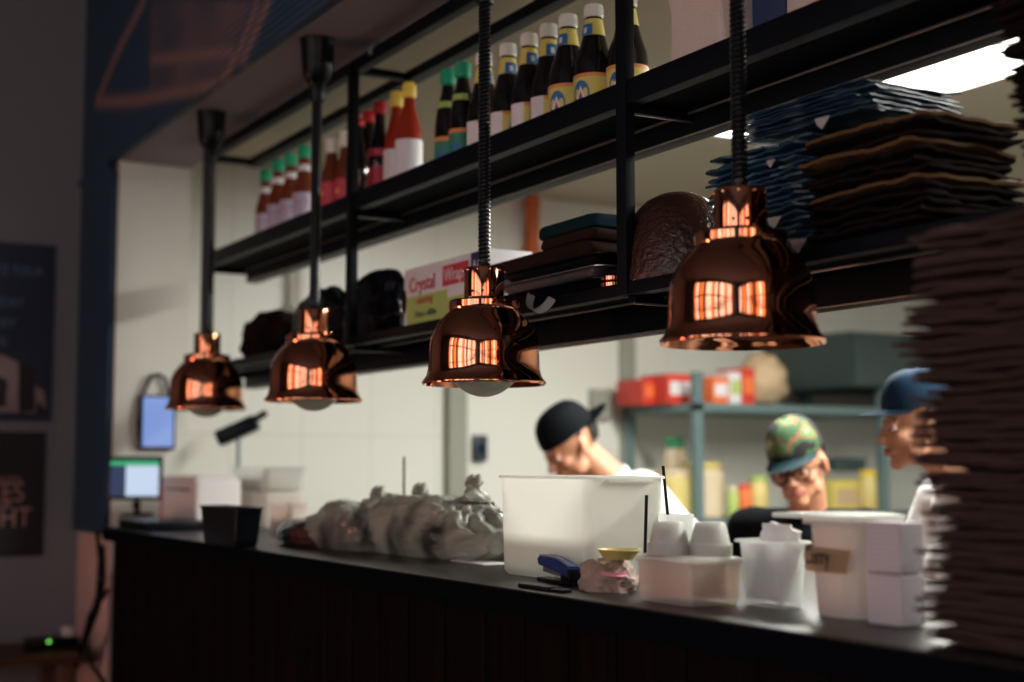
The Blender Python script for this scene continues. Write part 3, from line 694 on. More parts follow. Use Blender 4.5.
def folded(bm, w, d, h, seed=0, bulge=.3):
    R = []
    for k in range(9):
        a = -PI / 2 + PI * k / 8; q = 1 - (1 - math.cos(a)) * bulge * .2; R.append([(p[0] + noise.noise(Vector((p[0] * 15, p[1] * 15, seed + k * .4))) * .006, p[1], p[2] + noise.noise(Vector((p[0] * 12, p[1] * 12, seed))) * .006) for p in rrect(w * q, d * q, .02, h / 2 + h / 2 * math.sin(a), 6)])
    return loft(bm, R)
def stack_item(name, label, cat, px0, px1, Y, z, h, m, seed, d=.14, group=None):
    x0, x1 = atY(px0, 250, Y).x, atY(px1, 250, Y).x; b = B(); folded(b, x1 - x0, d, h, seed); o = obj(name, b, m, smooth=50); o.location = ((x0 + x1) / 2, Y + .0, z); return tag(o, label, cat, group)
# right of the cling film box: trays, folded cloths, label roll
x0, x1 = atY(503, 290, 1.54).x, atY(612, 290, 1.54).x; wx = x1 - x0
zt = 1.7225
for k in range(3):
    b = B(); tub(b, wx * (.98 - .02 * k), .15, .0235, .85, .02, .002, .006, .003)
    o = obj('tray', b, ['black_plastic', 'foil', 'black_plastic'][k]); o.location = ((x0 + x1) / 2 + .01 * k, 1.585, zt); zt += .024
    tag(o, ['lowest black tray of the pile on lower shelf', 'crinkled silver foil tray between two black trays on lower shelf', 'topmost black tray of the pile under folded cloths'][k], 'tray', 'trays piled on the lower shelf')
stack_item('folded_cloth', 'wide brown folded cloth lying on the tray pile', 'cloth', 508, 616, 1.585, zt + .001, .032, 'brown_cloth', 1, .13); zt += .034
stack_item('folded_cloth', 'smaller brown folded cloth under dark teal one', 'cloth', 562, 617, 1.585, zt + .001, .022, 'brown_cloth', 5, .12); zt += .024
stack_item('folded_cloth', 'dark teal folded cloth on top of the pile by the post', 'cloth', 560, 617, 1.585, zt + .001, .026, 'teal_cloth', 9, .12)
# curled label strip hanging from shelf
p = atY(545, 300, 1.493); b = B(); V = []
for k in range(17):
    a = math.radians(-70 + 200 * k / 16); V.append((p.x + .0 + .028 * -math.cos(a) + .03 * k / 16, p.z + .028 * -math.sin(a)))
pr = []
for k in range(17):
    a = PI * .95 + PI * .95 * k / 16; pr.append(Vector((p.x + .042 * math.cos(a) , 1.492 - .004 - .012 * math.sin(PI * k / 16), p.z + .004 + .034 * math.sin(a))))
L0 = [b.verts.new(q + Vector((-.017, -.001, .012))) for q in pr]; L1 = [b.verts.new(q + Vector((.017, -.004, .0))) for q in pr]
for k in range(16): b.faces.new((L0[k], L0[k + 1], L1[k + 1], L1[k]))
bmesh.ops.solidify(b, geom=b.faces[:], thickness=.0006)
lt = obj('paper_label', b, 'white_paper'); tag(lt, 'curled white price label strip hanging off the lower shelf edge', 'label')
text('250\n1020', .011, 'ink', lt, (p.x - .052, 1.4855, p.z + .012), (PI / 2, math.radians(12), 0))
# gold ring stack
p = atY(614, 262, 1.53)
for k in range(3):
    b = B(); lathe(b, [(.022, 0), (.026, .002), (.026, .009), (.022, .011)], 24); o = obj('jar_lid_ring', b, 'copper'); o.location = (p.x, p.y, LP + .001 + .0125 * k)
    tag(o, 'brass coloured jar lid ring in small stack beside right shelf post', 'lid', 'jar lid rings by the post')
# hammered bowl
p0, p1 = atY(634, 240, 1.60), atY(716, 240, 1.60); R_ = (p1.x - p0.x) / 2 * 1.05; b = B()
hB = atY(672, 195, 1.60).z - LP
prof = [(R_ * 1.0, 0), (R_ * 1.02, .006)] + [(R_ * math.cos(q) ** .8, .01 + (hB - .012) * math.sin(q)) for q in [.15, .35, .55, .75, .95, 1.15, 1.35, 1.5]] 
lathe(b, prof, 48); o = obj('upturned_bowl', b, 'bowl_brown'); o.location = ((p0.x + p1.x) / 2, 1.605, 1.7225); o.scale = (1, min(1, .10 / R_), .95)
tag(o, 'shiny brown hammered bowl turned upside down right of shelf post', 'bowl')

# ---- paper bags: individual folded bags
def bag_mesh(w, d, h, seed, m, name):
    b = B(); nx, ny = 18, 10; V = {}
    for s in (0, 1):
        for i in range(nx + 1):
            for j in range(ny + 1):
                u, v = i / nx - .5, j / ny - .5
                e = min(1, 14 * min(.5 - abs(u), .5 - abs(v))); z = h * (.5 + (s - .5) * (.35 + .65 * e))
                z += noise.noise(Vector((u * 4 + seed, v * 3, seed * 2.3))) * h * .40 + noise.noise(Vector((u * 13 + seed, v * 9, seed * 1.3))) * h * .22
                jx = noise.noise(Vector((v * 7, seed * 5, 1))) * .010 * (1 if abs(u) > .4 else .2); jy = noise.noise(Vector((u * 9, seed * 3, 7))) * .012 * (1 if abs(v) > .4 else .2)
                V[s, i, j] = b.verts.new((u * w + jx, v * d + jy, z))
    for i in range(nx):
        for j in range(ny):
            b.faces.new((V[0, i, j], V[0, i, j + 1], V[0, i + 1, j + 1], V[0, i + 1, j])); b.faces.new((V[1, i, j], V[1, i + 1, j], V[1, i + 1, j + 1], V[1, i, j + 1]))
    for i in range(nx):
        for j in (0, ny): b.faces.new((V[0, i, j], V[0, i + 1, j], V[1, i + 1, j], V[1, i, j]))
    for j in range(ny):
        for i in (0, nx): b.faces.new((V[0, i, j], V[0, i, j + 1], V[1, i, j + 1], V[1, i, j]))
    return obj(name, b, m, smooth=50)
def bag_stack(name, n, x, y, z0, dz, w, d, m, label, cat, group, off=None, tilt=0, rz=0, jit=.008, accent=()):
    ms = m if isinstance(m, list) else [m]; protos = [bag_mesh(w, d, dz * 1.15, s * 3.7 + x, ms[s % len(ms)], name) for s in range(6)]
    for k in range(n):
        i = random.randrange(6)
        if accent: i = 5 if k in accent else i % 5
        if k < 6: o = protos[k]
        else: o = protos[i].copy(); COL.objects.link(o)
        ox = off(k / n) if off else 0
        o.location = (x + ox + random.uniform(-jit, jit), y + random.uniform(-jit, jit) * .7, z0 + .001 + dz * k); o.rotation_euler = (random.uniform(-.012, .012), tilt * k / n, rz + random.uniform(-.10, .10) + (PI if random.random() < .5 else 0))
        q3 = k / max(1, n - 1); ps = 'lowest ' if k == 0 else 'topmost ' if k == n - 1 else 'lower ' if q3 < .33 else 'middle ' if q3 < .67 else 'upper '
        tag(o, ps + label, cat, group)
# tall brown stack in the foreground, on the counter
def off_front(q):
    zs = [0, .1, .25, .45, .62, .70, .78, .9, 1]; xs = [.01, 0, .012, .0, -.004, -.03, -.018, .01, .012]
    for a in range(len(zs) - 1):
        if zs[a] <= q <= zs[a + 1]: t_ = (q - zs[a]) / (zs[a + 1] - zs[a]); return xs[a] + (xs[a + 1] - xs[a]) * t_
    return 0
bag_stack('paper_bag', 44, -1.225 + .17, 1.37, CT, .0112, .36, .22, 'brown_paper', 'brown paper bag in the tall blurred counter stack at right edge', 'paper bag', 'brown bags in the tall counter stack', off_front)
# second brown stack on the lower shelf, far right
xr = atY(985, 100, 1.49).x
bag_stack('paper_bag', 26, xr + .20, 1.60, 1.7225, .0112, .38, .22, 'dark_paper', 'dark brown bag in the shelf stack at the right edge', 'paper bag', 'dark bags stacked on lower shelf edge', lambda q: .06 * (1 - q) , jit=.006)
# blue stacks on lower shelf
xa, xb = atY(704, 200, 1.49).x, atY(800, 200, 1.49).x
nb = 18; zt0 = atY(740, 150, 1.49).z
bag_stack('blue_bag', nb, (xa + xb) / 2, 1.60, 1.7225, (zt0 - 1.7225) / nb, xb - xa, .20, 'blue_paper', 'folded blue paper bag in the lower left blue pile', 'paper bag', 'blue bags in the left pile', jit=.006)
xc, xd = atY(738, 140, 1.49).x, atY(858, 100, 1.49).x
zt1 = atY(850, 84, 1.49).z; nb2 = 12
bag_stack('blue_bag', nb2, (xc + xd) / 2, 1.60, zt0 + .006, (zt1 - zt0) / nb2, (xd - xc), .20, 'blue_paper', 'folded blue paper bag in the topmost blue pile', 'paper bag', 'blue bags in the upper pile', jit=.012)
xe, xf = xb + .01, atY(918, 200, 1.49).x
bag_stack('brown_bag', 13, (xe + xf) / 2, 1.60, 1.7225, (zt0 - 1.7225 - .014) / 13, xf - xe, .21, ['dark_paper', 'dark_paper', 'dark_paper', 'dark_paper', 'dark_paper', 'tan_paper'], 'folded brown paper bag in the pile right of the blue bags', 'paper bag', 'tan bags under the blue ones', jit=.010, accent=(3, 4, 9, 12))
# torn white tags poking out of blue stack
for k, (px, py, s) in enumerate([(798, 245, 1.0), (774, 222, .9), (771, 163, .6), (822, 122, .9)]):
    p = atY(px, py, 1.485); b = B(); q = .016 * s
    vs = [(-q * 1.2, 0, q * .6), (q * 1.3, 0, q * .5), (q * .3, -.004, -q * .9), (-q * .7, -.002, -q * .2)]
    b.faces.new([b.verts.new(v) for v in vs]); bmesh.ops.solidify(b, geom=b.faces[:], thickness=.0008); o = obj('paper_tag', b, 'white_paper', smooth=None); o.location = p
    tag(o, ['lowest triangular white paper corner poking out of blue bags', 'white paper corner second lowest on the blue bags', 'small white paper scrap midway up the blue bags', 'crumpled white paper corner near the top of blue bags'][k], 'paper')

# ------------------------------------------------------------------ counter items, right to left
def base(px, py): return atZ(px, py, CT)
def fit(pl, pc, pr, py):
    p = base(pl, py); x1 = atY(pc, py, p.y).x; y1 = atX(pr, py, x1).y
    return p.x, x1, p.y, y1
# lilac stacked card boxes
p = base(868, 624); kx0, kx1, ky0, ky1 = fit(868, 902, 926, 624); wX = kx1 - kx0; dX = ky1 - ky0; p = Vector((kx0, ky0, CT))
for k in range(2):
    z = CT + .001 + k * .068; t = thing('napkin_pack', ['lower white napkin pack beside the brown bag stack', 'upper white napkin pack beside the brown bag stack'][k], 'napkin pack', (p.x, p.y, z), 0, 'napkin packs at the right end')
    b = B(); box(b, 0, wX, 0, dX, 0, .0665, .003)
    obj('block', b, 'lilac_card', t)
    b = B()
    for j in range(9): box(b, -.0006, wX + .0006, -.0006, dX + .0006, .005 + j * .007, .0066 + j * .007)
    obj('sheet_edges', b, 'white_paper', t, None)
# white tub with tape
qx0, qx1, qy0, qy1 = fit(806, 858, 905, 614); wt_, dt_ = (qx1 - qx0) / .93, (qy1 - qy0) / .93; cxt = (qx0 + qx1) / 2; cyt = (qy0 + qy1) / 2; p = Vector((cxt, qy0, CT))
t = thing('plastic_tub', 'tall white tub with handwritten tape label on counter', 'tub', (cxt, cyt, CT))
ht = atY(806, 519, p.y).z - CT
b = B(); tub(b, wt_, dt_, ht, .90, .035, .003, .012, .006); bd = obj('tub_body', b, 'frost_plastic', t, 50)
b = B(); loft(b, [rrect(wt_ + .02, dt_ + .02, .04, ht + .0005), rrect(wt_ + .026, dt_ + .026, .045, ht + .002), rrect(wt_ + .026, dt_ + .026, .045, ht + .007), rrect(wt_, dt_, .04, ht + .010)]); box(b, -wt_ / 2 - .06, -wt_ / 2 + .01, -.05, .03, ht + .001, ht + .008, .003); obj('lid', b, 'white_plastic', t, 40)
b = B(); zt = .085; 
zt = ht * .60; V = [(-wt_ * .44, zt + .016), (-wt_ * .44, zt - .019), (wt_ * .30, zt - .019), (wt_ * .40, zt + .014)]
fy = lambda z: -dt_ / 2 * (.90 + .10 * z / ht) - .0016
b.faces.new([b.verts.new((x, fy(z), z)) for x, z in V]); bmesh.ops.solidify(b, geom=b.faces[:], thickness=.0008)
tp = obj('tape_label', b, 'tape', t, None)
text('Curry', .034, 'ink', tp, (-wt_ * .40, fy(zt) - .0050, zt - .008), (PI / 2 + .04, 0, 0), sx=.62)
# white container on the lid
p = atZ(895, 515, CT + ht + .012); t = thing('condiment_box', 'small white box with round dark hole sitting behind the tub', 'box', (cxt + .06, cyt + .28, CT), 0)
b = B(); box(b, -.06, .07, -.05, .05, 0, ht + .010, .008); obj('box', b, 'white_plastic', t)
b = B(); loft(b, [rrect(.13, .10, .02, ht + .0105), rrect(.14, .11, .02, ht + .018), rrect(.11, .08, .02, ht + .025)]); obj('lid', b, 'white_plastic', t)
b = B(); lathe(b, [(.006, 0), (.006, .004), (.001, .005)], 16); o = obj('hole', b, 'black_plastic', t); o.rotation_euler = (PI / 2, 0, 0); o.location = (.045, -.05, ht - .004)
# clear tray with napkins
rx0, rx1, ry0, ry1 = fit(740, 782, 808, 604); wx_, dx_ = (rx1 - rx0) / .86, (ry1 - ry0) / .9; sxn, syn = wx_ / .2, dx_ / .16
t = thing('clear_container', 'ribbed clear plastic container full of white napkins', 'container', ((rx0 + rx1) / 2, (ry0 + ry1) / 2, CT))
b = B(); tub(b, wx_, dx_, .098, .86, .02, .002, .008, .004); obj('container_body', b, 'clear_plastic', t, 40)
b = B()
for k in range(8): xx = wx_ * (-.36 + k * .103); box(b, xx - .0015, xx + .0015, -dx_ * .458, -dx_ * .447, .012, .06, .0005)
obj('ribs', b, 'clear_plastic', t)
for k in range(11):
    b = B(); folded(b, wx_ * .66, .006 + .002 * (k % 2), .075 + .012 * math.sin(k * 1.7), k, .3); o = obj('napkin', b, 'white_cloth', smooth=60)
    o.location = (t.location.x + .004 * math.sin(k * 2.3), t.location.y - dx_ * .30 + dx_ * .058 * k, CT + .012 + .003 * k); o.rotation_euler = (-.30 + .03 * k, .10 + .16 * math.sin(k * 2.1), .05 * math.cos(k * 2))
    tag(o, 'white paper napkin standing in the ribbed clear container', 'napkin', 'napkins in the clear container')
# clear lidded box with salmon napkins, and second one; upside-down cups on top
fx0, fx1, fy0, fy1 = fit(638, 692, 741, 600); w1, d1 = (fx1 - fx0) / .96, (fy1 - fy0) / .96; h1_ = atY(638, 553, fy0).z - CT; p = Vector((fx0, fy0, CT))
t1 = thing('clear_container', 'frosted lidded container with salmon pink contents below the upturned cups', 'container', ((fx0 + fx1) / 2, (fy0 + fy1) / 2, CT))
b = B(); tub(b, w1, d1, h1_ - .008, .96, .008, .002, .004, .004); obj('container_body', b, 'clear_frost', t1)
b = B(); loft(b, [rrect(w1 + .010, d1 + .010, .02, h1_ - .0075), rrect(w1 + .010, d1 + .01, .02, h1_ - .003), rrect(w1 - .01, d1 - .01, .02, h1_)]); obj('lid', b, 'white_plastic', t1)
for k in range(6):
    b = B(); folded(b, w1 * .80, d1 * .80, .0085, k); o = obj('salmon_napkin', b, 'orange_napkin' if k < 3 else 'cream'); o.location = (t1.location.x, t1.location.y, CT + .011 + k * .0087)
    tag(o, 'folded salmon napkin low inside the frosted container' if k < 3 else 'folded cream napkin on top inside the frosted container', 'napkin', 'salmon napkins in the frosted container' if k < 3 else 'cream napkins in the frosted container')
def cup_stack(label, loc, n, r0, r1, h):
    for k in range(n):
        b = B(); z = k * .0045
        lathe(b, [(r0 + .003, z), (r0 + .003, z + .003), (r0, z + .0032), (r1, z + h - .003), (r1 - .003, z + h), (.002, z + h)], 28)
        o = obj('paper_cup', b, 'white_plastic'); o.location = loc; tag(o, label, 'cup', 'upturned cups ' + label.split()[-1])
ca, cb_ = atX(669, 540, t1.location.x - w1 * .12), atX(710, 540, t1.location.x + w1 * .15)
cup_stack('upturned white plastic cup in the left nested cup stack', (t1.location.x - w1 * .12, ca.y, CT + h1_ + .0005), 4, .031, .024, .036)
cup_stack('upturned white plastic cup in the right nested cup pile', (t1.location.x + w1 * .15, cb_.y, CT + h1_ + .0005), 4, .031, .024, .036)
# glass with straws, wire handle
p = atZ(678, 590, CT); gl = (p.x - .0 , p.y + .18)
gp = atY(672, 514, 1.56)
t = thing('drinking_glass', 'clear drinking glass holding straws behind the white cups', 'glass', (gp.x, 1.56, CT)); hg = gp.z - CT
b = B(); lathe(b, [(.002, 0), (.034, 0), (.036, .004), (.040, hg), (.0385, hg), (.034, .008), (.002, .008)], 36, cap0=True, cap1=True); obj('glass_body', b, 'clear_plastic', t)
hp = atY(630, 520, 1.56)
b = B(); tube(b, [(gp.x - .038, 1.56, hp.z), (hp.x + .008, 1.56, hp.z), (hp.x, 1.56, hp.z - .012), (hp.x, 1.56, hp.z - .07), (hp.x + .008, 1.56, hp.z - .08), (gp.x - .036, 1.56, hp.z - .08)], .0022, 8); o = obj('wire_handle', b, 'steel', t); o.location = (-gp.x, -1.56, -CT)
for (a, c, lab) in [((667, 512), (663, 466), 'black drinking straw standing in the clear glass'), ]:
    p, q = atY(*a, 1.56), atY(*c, 1.56); b = B(); s = p + (p - q) * 1.6; s.z = max(s.z, CT + .01); tube(b, [s, q], .003, 10); tag(obj('straw', b, 'black_plastic'), lab, 'straw')
p, q = atY(644, 553, 1.455), atY(646.5, 495, 1.455); b = B(); p.z = CT + .004; tube(b, [p, q], .003, 10); tag(obj('straw', b, 'black_plastic'), 'black straw standing left of the glass in front of white bin', 'straw')
p, q = atY(404, 500, 1.62), atY(404, 457, 1.62); b = B(); p.z = CT; tube(b, [p, q], .003, 10); tag(obj('straw', b, 'black_plastic'), 'thin black stick rising behind the grey plastic bags', 'straw')
# napkin heap, sauce cup
p = base(590, 593); p.x = atY(607, 590, p.y + .055).x; b = B()
g = bmesh.ops.create_icosphere(b, subdivisions=5, radius=1)['verts']
for v in g:
    d = v.co.copy(); k = 1 + noise.noise(d * 1.8 + Vector((3, 0, 0))) * .3 + (.5 - abs(noise.noise(d * 3.5))) * .25 + noise.noise(d * 9) * .06
    v.co = Vector((d.x * .058 * k, d.y * .042 * k, max(d.z * .036 * k + .014, 0)))
o = obj('crumpled_napkin', b, 'napkin_brown', smooth=60); o.location = (p.x + .0, p.y + .055, CT); tag(o, 'crumpled brown paper napkin heap beside frosted container', 'napkin')
b = B(); folded(b, .07, .06, .008, 3); o = obj('sauce_packet', b, 'cream'); o.location = (p.x - .012, p.y + .055, CT + .040); o.rotation_euler = (0, -.12, .4); tag(o, 'cream coloured folded packet on the crumpled brown napkin', 'packet')
b = B(); folded(b, .05, .05, .007, 5); o = obj('sauce_packet', b, 'pink'); o.location = (p.x + .035, p.y + .045, CT + .028); o.rotation_euler = (.0, .15, .2); tag(o, 'pink sauce packet between brown napkin and frosted container', 'packet')
b = B(); lathe(b, [(.024, 0), (.026, .002), (.034, .014), (.036, .015), (.036, .017), (.033, .017), (.024, .004), (.002, .004)], 32); o = obj('sauce_cup', b, 'yellow'); yp = atY(619, 562, p.y + .05); o.location = (yp.x, p.y + .05, CT + .054); tag(o, 'shallow yellow dish resting on the napkin heap', 'dish')
# stapler
p = base(535, 581); q = base(588, 584)
t = thing('stapler', 'blue stapler lying in front of the white bin', 'stapler', (p.x + .0, p.y + .02, CT + .0), -.15)
b = B(); R = []
for k in range(9):
    u = k / 8; R.append([(u * .135, yy_, z_) for yy_, z_ in [(-.012, .030 - .014 * u), (-.014, .040 - .010 * u + .006 * math.sin(u * PI)), (-.008, .048 - .014 * u + .006 * math.sin(u * PI)), (.008, .048 - .014 * u + .006 * math.sin(u * PI)), (.014, .040 - .010 * u + .006 * math.sin(u * PI)), (.012, .030 - .014 * u)]])
loft(b, R); obj('top_arm', b, 'stapler_blue', t, 60)
b = B(); box(b, .008, .13, -.007, .007, .018, .030, .001, Matrix.Rotation(.05, 4, 'Y')); obj('magazine', b, 'steel', t)
b = B(); box(b, -.005, .14, -.014, .014, 0, .007, .002); box(b, .10, .14, -.012, .012, .006, .030, .004); obj('base', b, 'black_plastic', t)
b = B(); box(b, 0, .10, -.013, .013, 0, .008, .003); box(b, .09, .14, -.010, .010, .001, .006, .002); o = obj('marker_pen', b, 'black_plastic'); o.location = (base(524, 587).x, base(524, 587).y, CT); tag(o, 'flat black cutter lying before the blue stapler at counter edge', 'cutter')
# white bin
p = base(500, 571); bx0, bx1, by0, by1 = fit(497, 588, 668, 573); wb = bx1 - bx0; db = by1 - by0; hb = atY(494, 475, p.y).z - CT
t = thing('storage_bin', 'large open white translucent plastic bin at the middle of counter', 'bin', ((bx0 + bx1) / 2, (by0 + by1) / 2, CT))
b = B(); tub(b, wb, db, hb, .965, .025, .003, .006, .005); obj('bin_body', b, 'white_plastic', t, 50)
for s_ in (-1, 1): b = B(); box(b, s_ * (wb / 2 + .001) - .010, s_ * (wb / 2 + .001) + .010, -.05, .05, hb - .012, hb - .006, .002); obj('handle_lip', b, 'white_plastic', t)
# paper sheet under bags
p = base(478, 563); b = B(); box(b, -.08, .07, -.025, .04, 0, .003, .001); o = obj('paper_plate', b, 'white_paper'); o.location = (p.x, p.y - .0, CT + .0); tag(o, 'white paper sheet peeking out between grey bag and white bin', 'paper')

# plastic carrier bags
def carrier(label, px0, px1, pyb, ytop, m, knots, seed, dpt=.12):
    pb = base((px0 + px1) / 2, pyb); Y = pb.y + dpt * .9; a, c = atY(px0, pyb, Y), atY(px1, pyb, Y); wx = (c.x - a.x) / 2; H = atY((px0 + px1) / 2, ytop, Y).z - CT; cx = (a.x + c.x) / 2
    t = thing('carrier_bag', label, 'plastic bag', (cx, Y, CT))
    b = B(); g = bmesh.ops.create_icosphere(b, subdivisions=6, radius=1)['verts']
    kx = [((atY(kp, ky, Y).x - cx) / wx) for kp, ky in knots]
    for v in g:
        d = v.co.copy(); th = math.atan2(d.y, d.x)
        n = noise.noise(d * 1.3 + Vector((seed, 0, 0))); up = max(d.z, 0)
        cr = 0
        for kk in kx:
            e = Vector((d.x - kk, d.y, d.z - .9)); ta = math.atan2(e.z, e.x); tb = math.atan2(e.y, e.x); cr += (abs(noise.noise(Vector((ta * 3.2, tb * 3.2, seed + kk)))) - .25) * .5
        r2 = .35 - abs(noise.noise(d * 2.1 + Vector((0, seed, 0)))) 
        k = 1 + n * .14 - cr * .20 + r2 * .10 + (.2 - abs(noise.noise(d * 6))) * .03
        x = abs(d.x) ** .8 * math.copysign(1, d.x); y = abs(d.y) ** .8 * math.copysign(1, d.y)
        z = d.z * .62 + .38
        v.co = Vector((x * wx * k, y * dpt * k, max(0, z * H * .93 * k)))
    obj('bag_body', b, m, t, 70)
    for kp, ky in knots:
        q = atY(kp, ky, Y) - Vector((cx, Y, CT)); b = B(); R = []
        for s in range(12):
            u = s / 11; rr = (.035 * (1 - u) ** 2 + .006 + (.010 * math.sin((u - .55) / .45 * PI) if u > .55 else 0))
            R.append([(q.x + rr * (1 + .35 * math.sin(5 * j * PI / 10 + s)) * math.cos(j * PI / 10), rr * (1 + .35 * math.cos(3 * j * PI / 10 + s)) * math.sin(j * PI / 10), q.z - .045 + .055 * u) for j in range(20)])
        loft(b, R)
        for sgn in (-1, 1):
            tube(b, [(q.x, 0, q.z), (q.x + sgn * .014, .005, q.z + .008), (q.x + sgn * .024, .0, q.z + .002), (q.x + sgn * .03, -.005, q.z - .010)], [.005, .009, .008, .003], 8)
        obj('knot', b, m, t, 70)
    return t
carrier('large crinkled grey plastic bag knotted on top, against the white bin', 358, 506, 560, 489, 'bag_grey', [(420, 489), (474, 481)], 2.0, .11)
carrier('smaller knotted grey plastic bag left of the large one', 322, 388, 553, 500, 'bag_grey', [(378, 492)], 6.0, .09)
carrier('small dark plastic bag with reddish contents, leftmost of the bags', 291, 342, 549, 516, 'bag_dark', [], 11.0, .07)

# left end of the counter
def open_box(name, label, cat, pl, pc, pr, pyb, ytop, m, taper=.85, r=.01, lip=.004):
    x0, x1, y0_, y1_ = fit(pl, pc, pr, pyb); h = atY(pl, ytop, y0_).z - CT
    t = thing(name, label, cat, ((x0 + x1) / 2, (y0_ + y1_) / 2, CT)); b = B(); tub(b, x1 - x0, y1_ - y0_, h, taper, r, .003, lip, .004); obj('body', b, m, t, 40); return t
open_box('caddy', 'black open caddy left of the dark plastic bag', 'caddy', 199, 236, 263, 543, 505, 'black_plastic', .86)
open_box('clear_container', 'frosted box behind the black caddy, left of bags', 'container', 268, 290, 310, 532, 503, 'frost_plastic', .95, .012)
# stacked food containers w/ salad
Y = 1.68; xa, xb = atY(232, 490, Y).x, atY(266, 490, Y).x; zt = atY(250, 467, Y).z
t = thing('food_container', 'clear lidded food container on top of pile near the tablets', 'container', ((xa + xb) / 2, Y + .07, atY(264, 492, Y).z))
b = B(); tub(b, xb - xa, .15, zt - t.location.z, .9, .02, .002, .006, .004); obj('container_body', b, 'clear_plastic', t)
b = B(); folded(b, (xb - xa) * .8, .12, (zt - t.location.z) * .6, 2); o = obj('filling', b, 'cream', t); o.location = (0, 0, .004)
b = B(); hh = t.location.z - CT; loft(b, [rrect((xb - xa) * .85, .14, .02, 0), rrect((xb - xa) * .95, .15, .02, hh - .03), rrect((xb - xa) * .95, .15, .02, hh - .002)]); o = obj('food_box', b, 'frost_plastic'); o.location = (t.location.x, t.location.y, CT); tag(o, 'pale box holding up the clear lidded food container', 'box')
# printer / white box
p = base(190, 535); x0, x1 = atY(163, 500, 1.45).x, atY(198, 500, 1.45).x; zt = atY(180, 476, 1.45).z
t = thing('receipt_printer', 'pale grey receipt printer between the tablet and black caddy', 'printer', ((x0 + x1) / 2, 1.52, CT))
b = B(); wq = x1 - x0; loft(b, [rrect(wq, .16, .015, 0), rrect(wq, .16, .015, (zt - CT) * .9), rrect(wq * .9, .14, .02, zt - CT)]); obj('housing', b, 'white_paper', t, 40)
b = B(); box(b, -wq * .35, wq * .35, -.083, -.078, (zt - CT) * .72, (zt - CT) * .76, .001); obj('paper_slot', b, 'black_plastic', t)
b = B(); box(b, -wq / 2 + .006, -wq / 2 + .03, -.083, -.079, .01, (zt - CT) * .85, .002); obj('side_trim', b, 'pink', t)
# tablet on stand
tp_ = atY(135, 478, 1.36); sl = atY(106, 455, 1.30); sr = atY(163, 455, 1.30)
yaw_t = math.radians(52)
t = thing('tablet', 'landscape tablet with green topped screen on stand at counter end', 'tablet', (tp_.x, 1.36, tp_.z), yaw_t)
wt = .205; hh = .155
b = B(); box(b, -wt / 2, wt / 2, -.004, .006, -hh / 2, hh / 2, .004); obj('case', b, 'black_plastic', t)
b = B(); box(b, -wt / 2 + .012, -wt / 2 + .07, -.0055, -.0045, -hh / 2 + .014, hh / 2 - .034); obj('screen_menu', b, 'screen_dark', t, None)
b = B(); box(b, -wt / 2 + .0705, wt / 2 - .012, -.0055, -.0045, -hh / 2 + .014, hh / 2 - .034); obj('screen', b, 'screen_white', t, None)
b = B(); box(b, -wt / 2 + .012, wt / 2 - .012, -.0055, -.0045, hh / 2 - .033, hh / 2 - .016); obj('screen_bar', b, 'screen_green', t, None)
zb = CT + .03 - tp_.z
b = B(); tube(b, [(0, .012, -hh / 2 + .02), (0, .02, -hh / 2 - .01), (0, .025, zb)], .008, 12); ell(b, (0, .018, -hh / 2 - .018), (.016, .016, .016), None, 2); obj('stand_arm', b, 'black_plastic', t)
b = B(); lathe(b, [(.06, 0), (.062, .003), (.06, .008), (.012, .012), (.010, .03)], 32); o = obj('stand_foot', b, 'black_plastic', t); o.location = (0, .025, CT + .031 - tp_.z - .001)
# black cash box under the stand
b = B(); box(b, -4.86, -4.52, 1.25, 1.52, CT, CT + .030, .004); box(b, -4.84, -4.54, 1.247, 1.2505, CT + .006, CT + .024, .001)
tag(obj('cash_drawer', b, 'black_plastic'), 'flat black box beneath the tablet stand at counter end', 'box')
# cable from tablet, loop
p = atX(157, 422, XJ + .02)
t = thing('wall_tablet', 'upright tablet with pale blue screen hung on wall by cable loop', 'tablet', (XJ + .04, 1.44, p.z), 0)
p1 = atX(140, 422, XJ + .04); p2 = atX(176, 422, XJ + .04); wy = p2.y - p1.y; ym = (p1.y + p2.y) / 2; t.location.y = ym; zt = atX(157, 395, XJ + .04).z; zb = atX(157, 450, XJ + .04).z; hh = (zt - zb) / 2; t.location.z = (zt + zb) / 2
b = B(); box(b, -.035, .0, -wy / 2, wy / 2, -hh, hh, .008); obj('case', b, 'black_plastic', t)
b = B(); box(b, .0002, .0012, -wy / 2 + .010, wy / 2 - .010, -hh + .012, hh - .008); obj('screen', b, 'screen_blue', t, None)
b = B(); tube(b, [(-.02, -wy * .46, -hh * .7), (-.01, -wy * .52, 0), (-.01, -wy * .42, hh), (-.01, -wy * .2, hh + .07), (-.01, .0, hh + .075), (-.01, wy * .2, hh + .06), (-.01, wy * .3, hh - .01)], .007, 8); obj('cable_loop', b, 'black_plastic', t)
# angled dark scanner on pole
Y = 1.72; p = atY(230, 430, Y); pb = atY(238, 466, Y)
t = thing('barcode_scanner', 'tilted black scanner head on a slim pole beside wall tablet', 'scanner', (pb.x, Y, CT), math.radians(60))
b = B(); lathe(b, [(.05, 0), (.05, .006), (.008, .012)], 24); tube(b, [(0, 0, .0), (0, 0, p.z - CT)], .007, 10); obj('pole', b, 'galv', t)
b = B(); box(b, -.085, .075, -.035, .035, -.032, .028, .014, Matrix.Rotation(-.42, 4, 'Y')); box(b, .06, .12, -.02, .02, -.012, .012, .008, Matrix.Rotation(-.55, 4, 'Y')); o = obj('scanner_head', b, 'black_plastic', t); o.location = (0, 0, p.z - CT)

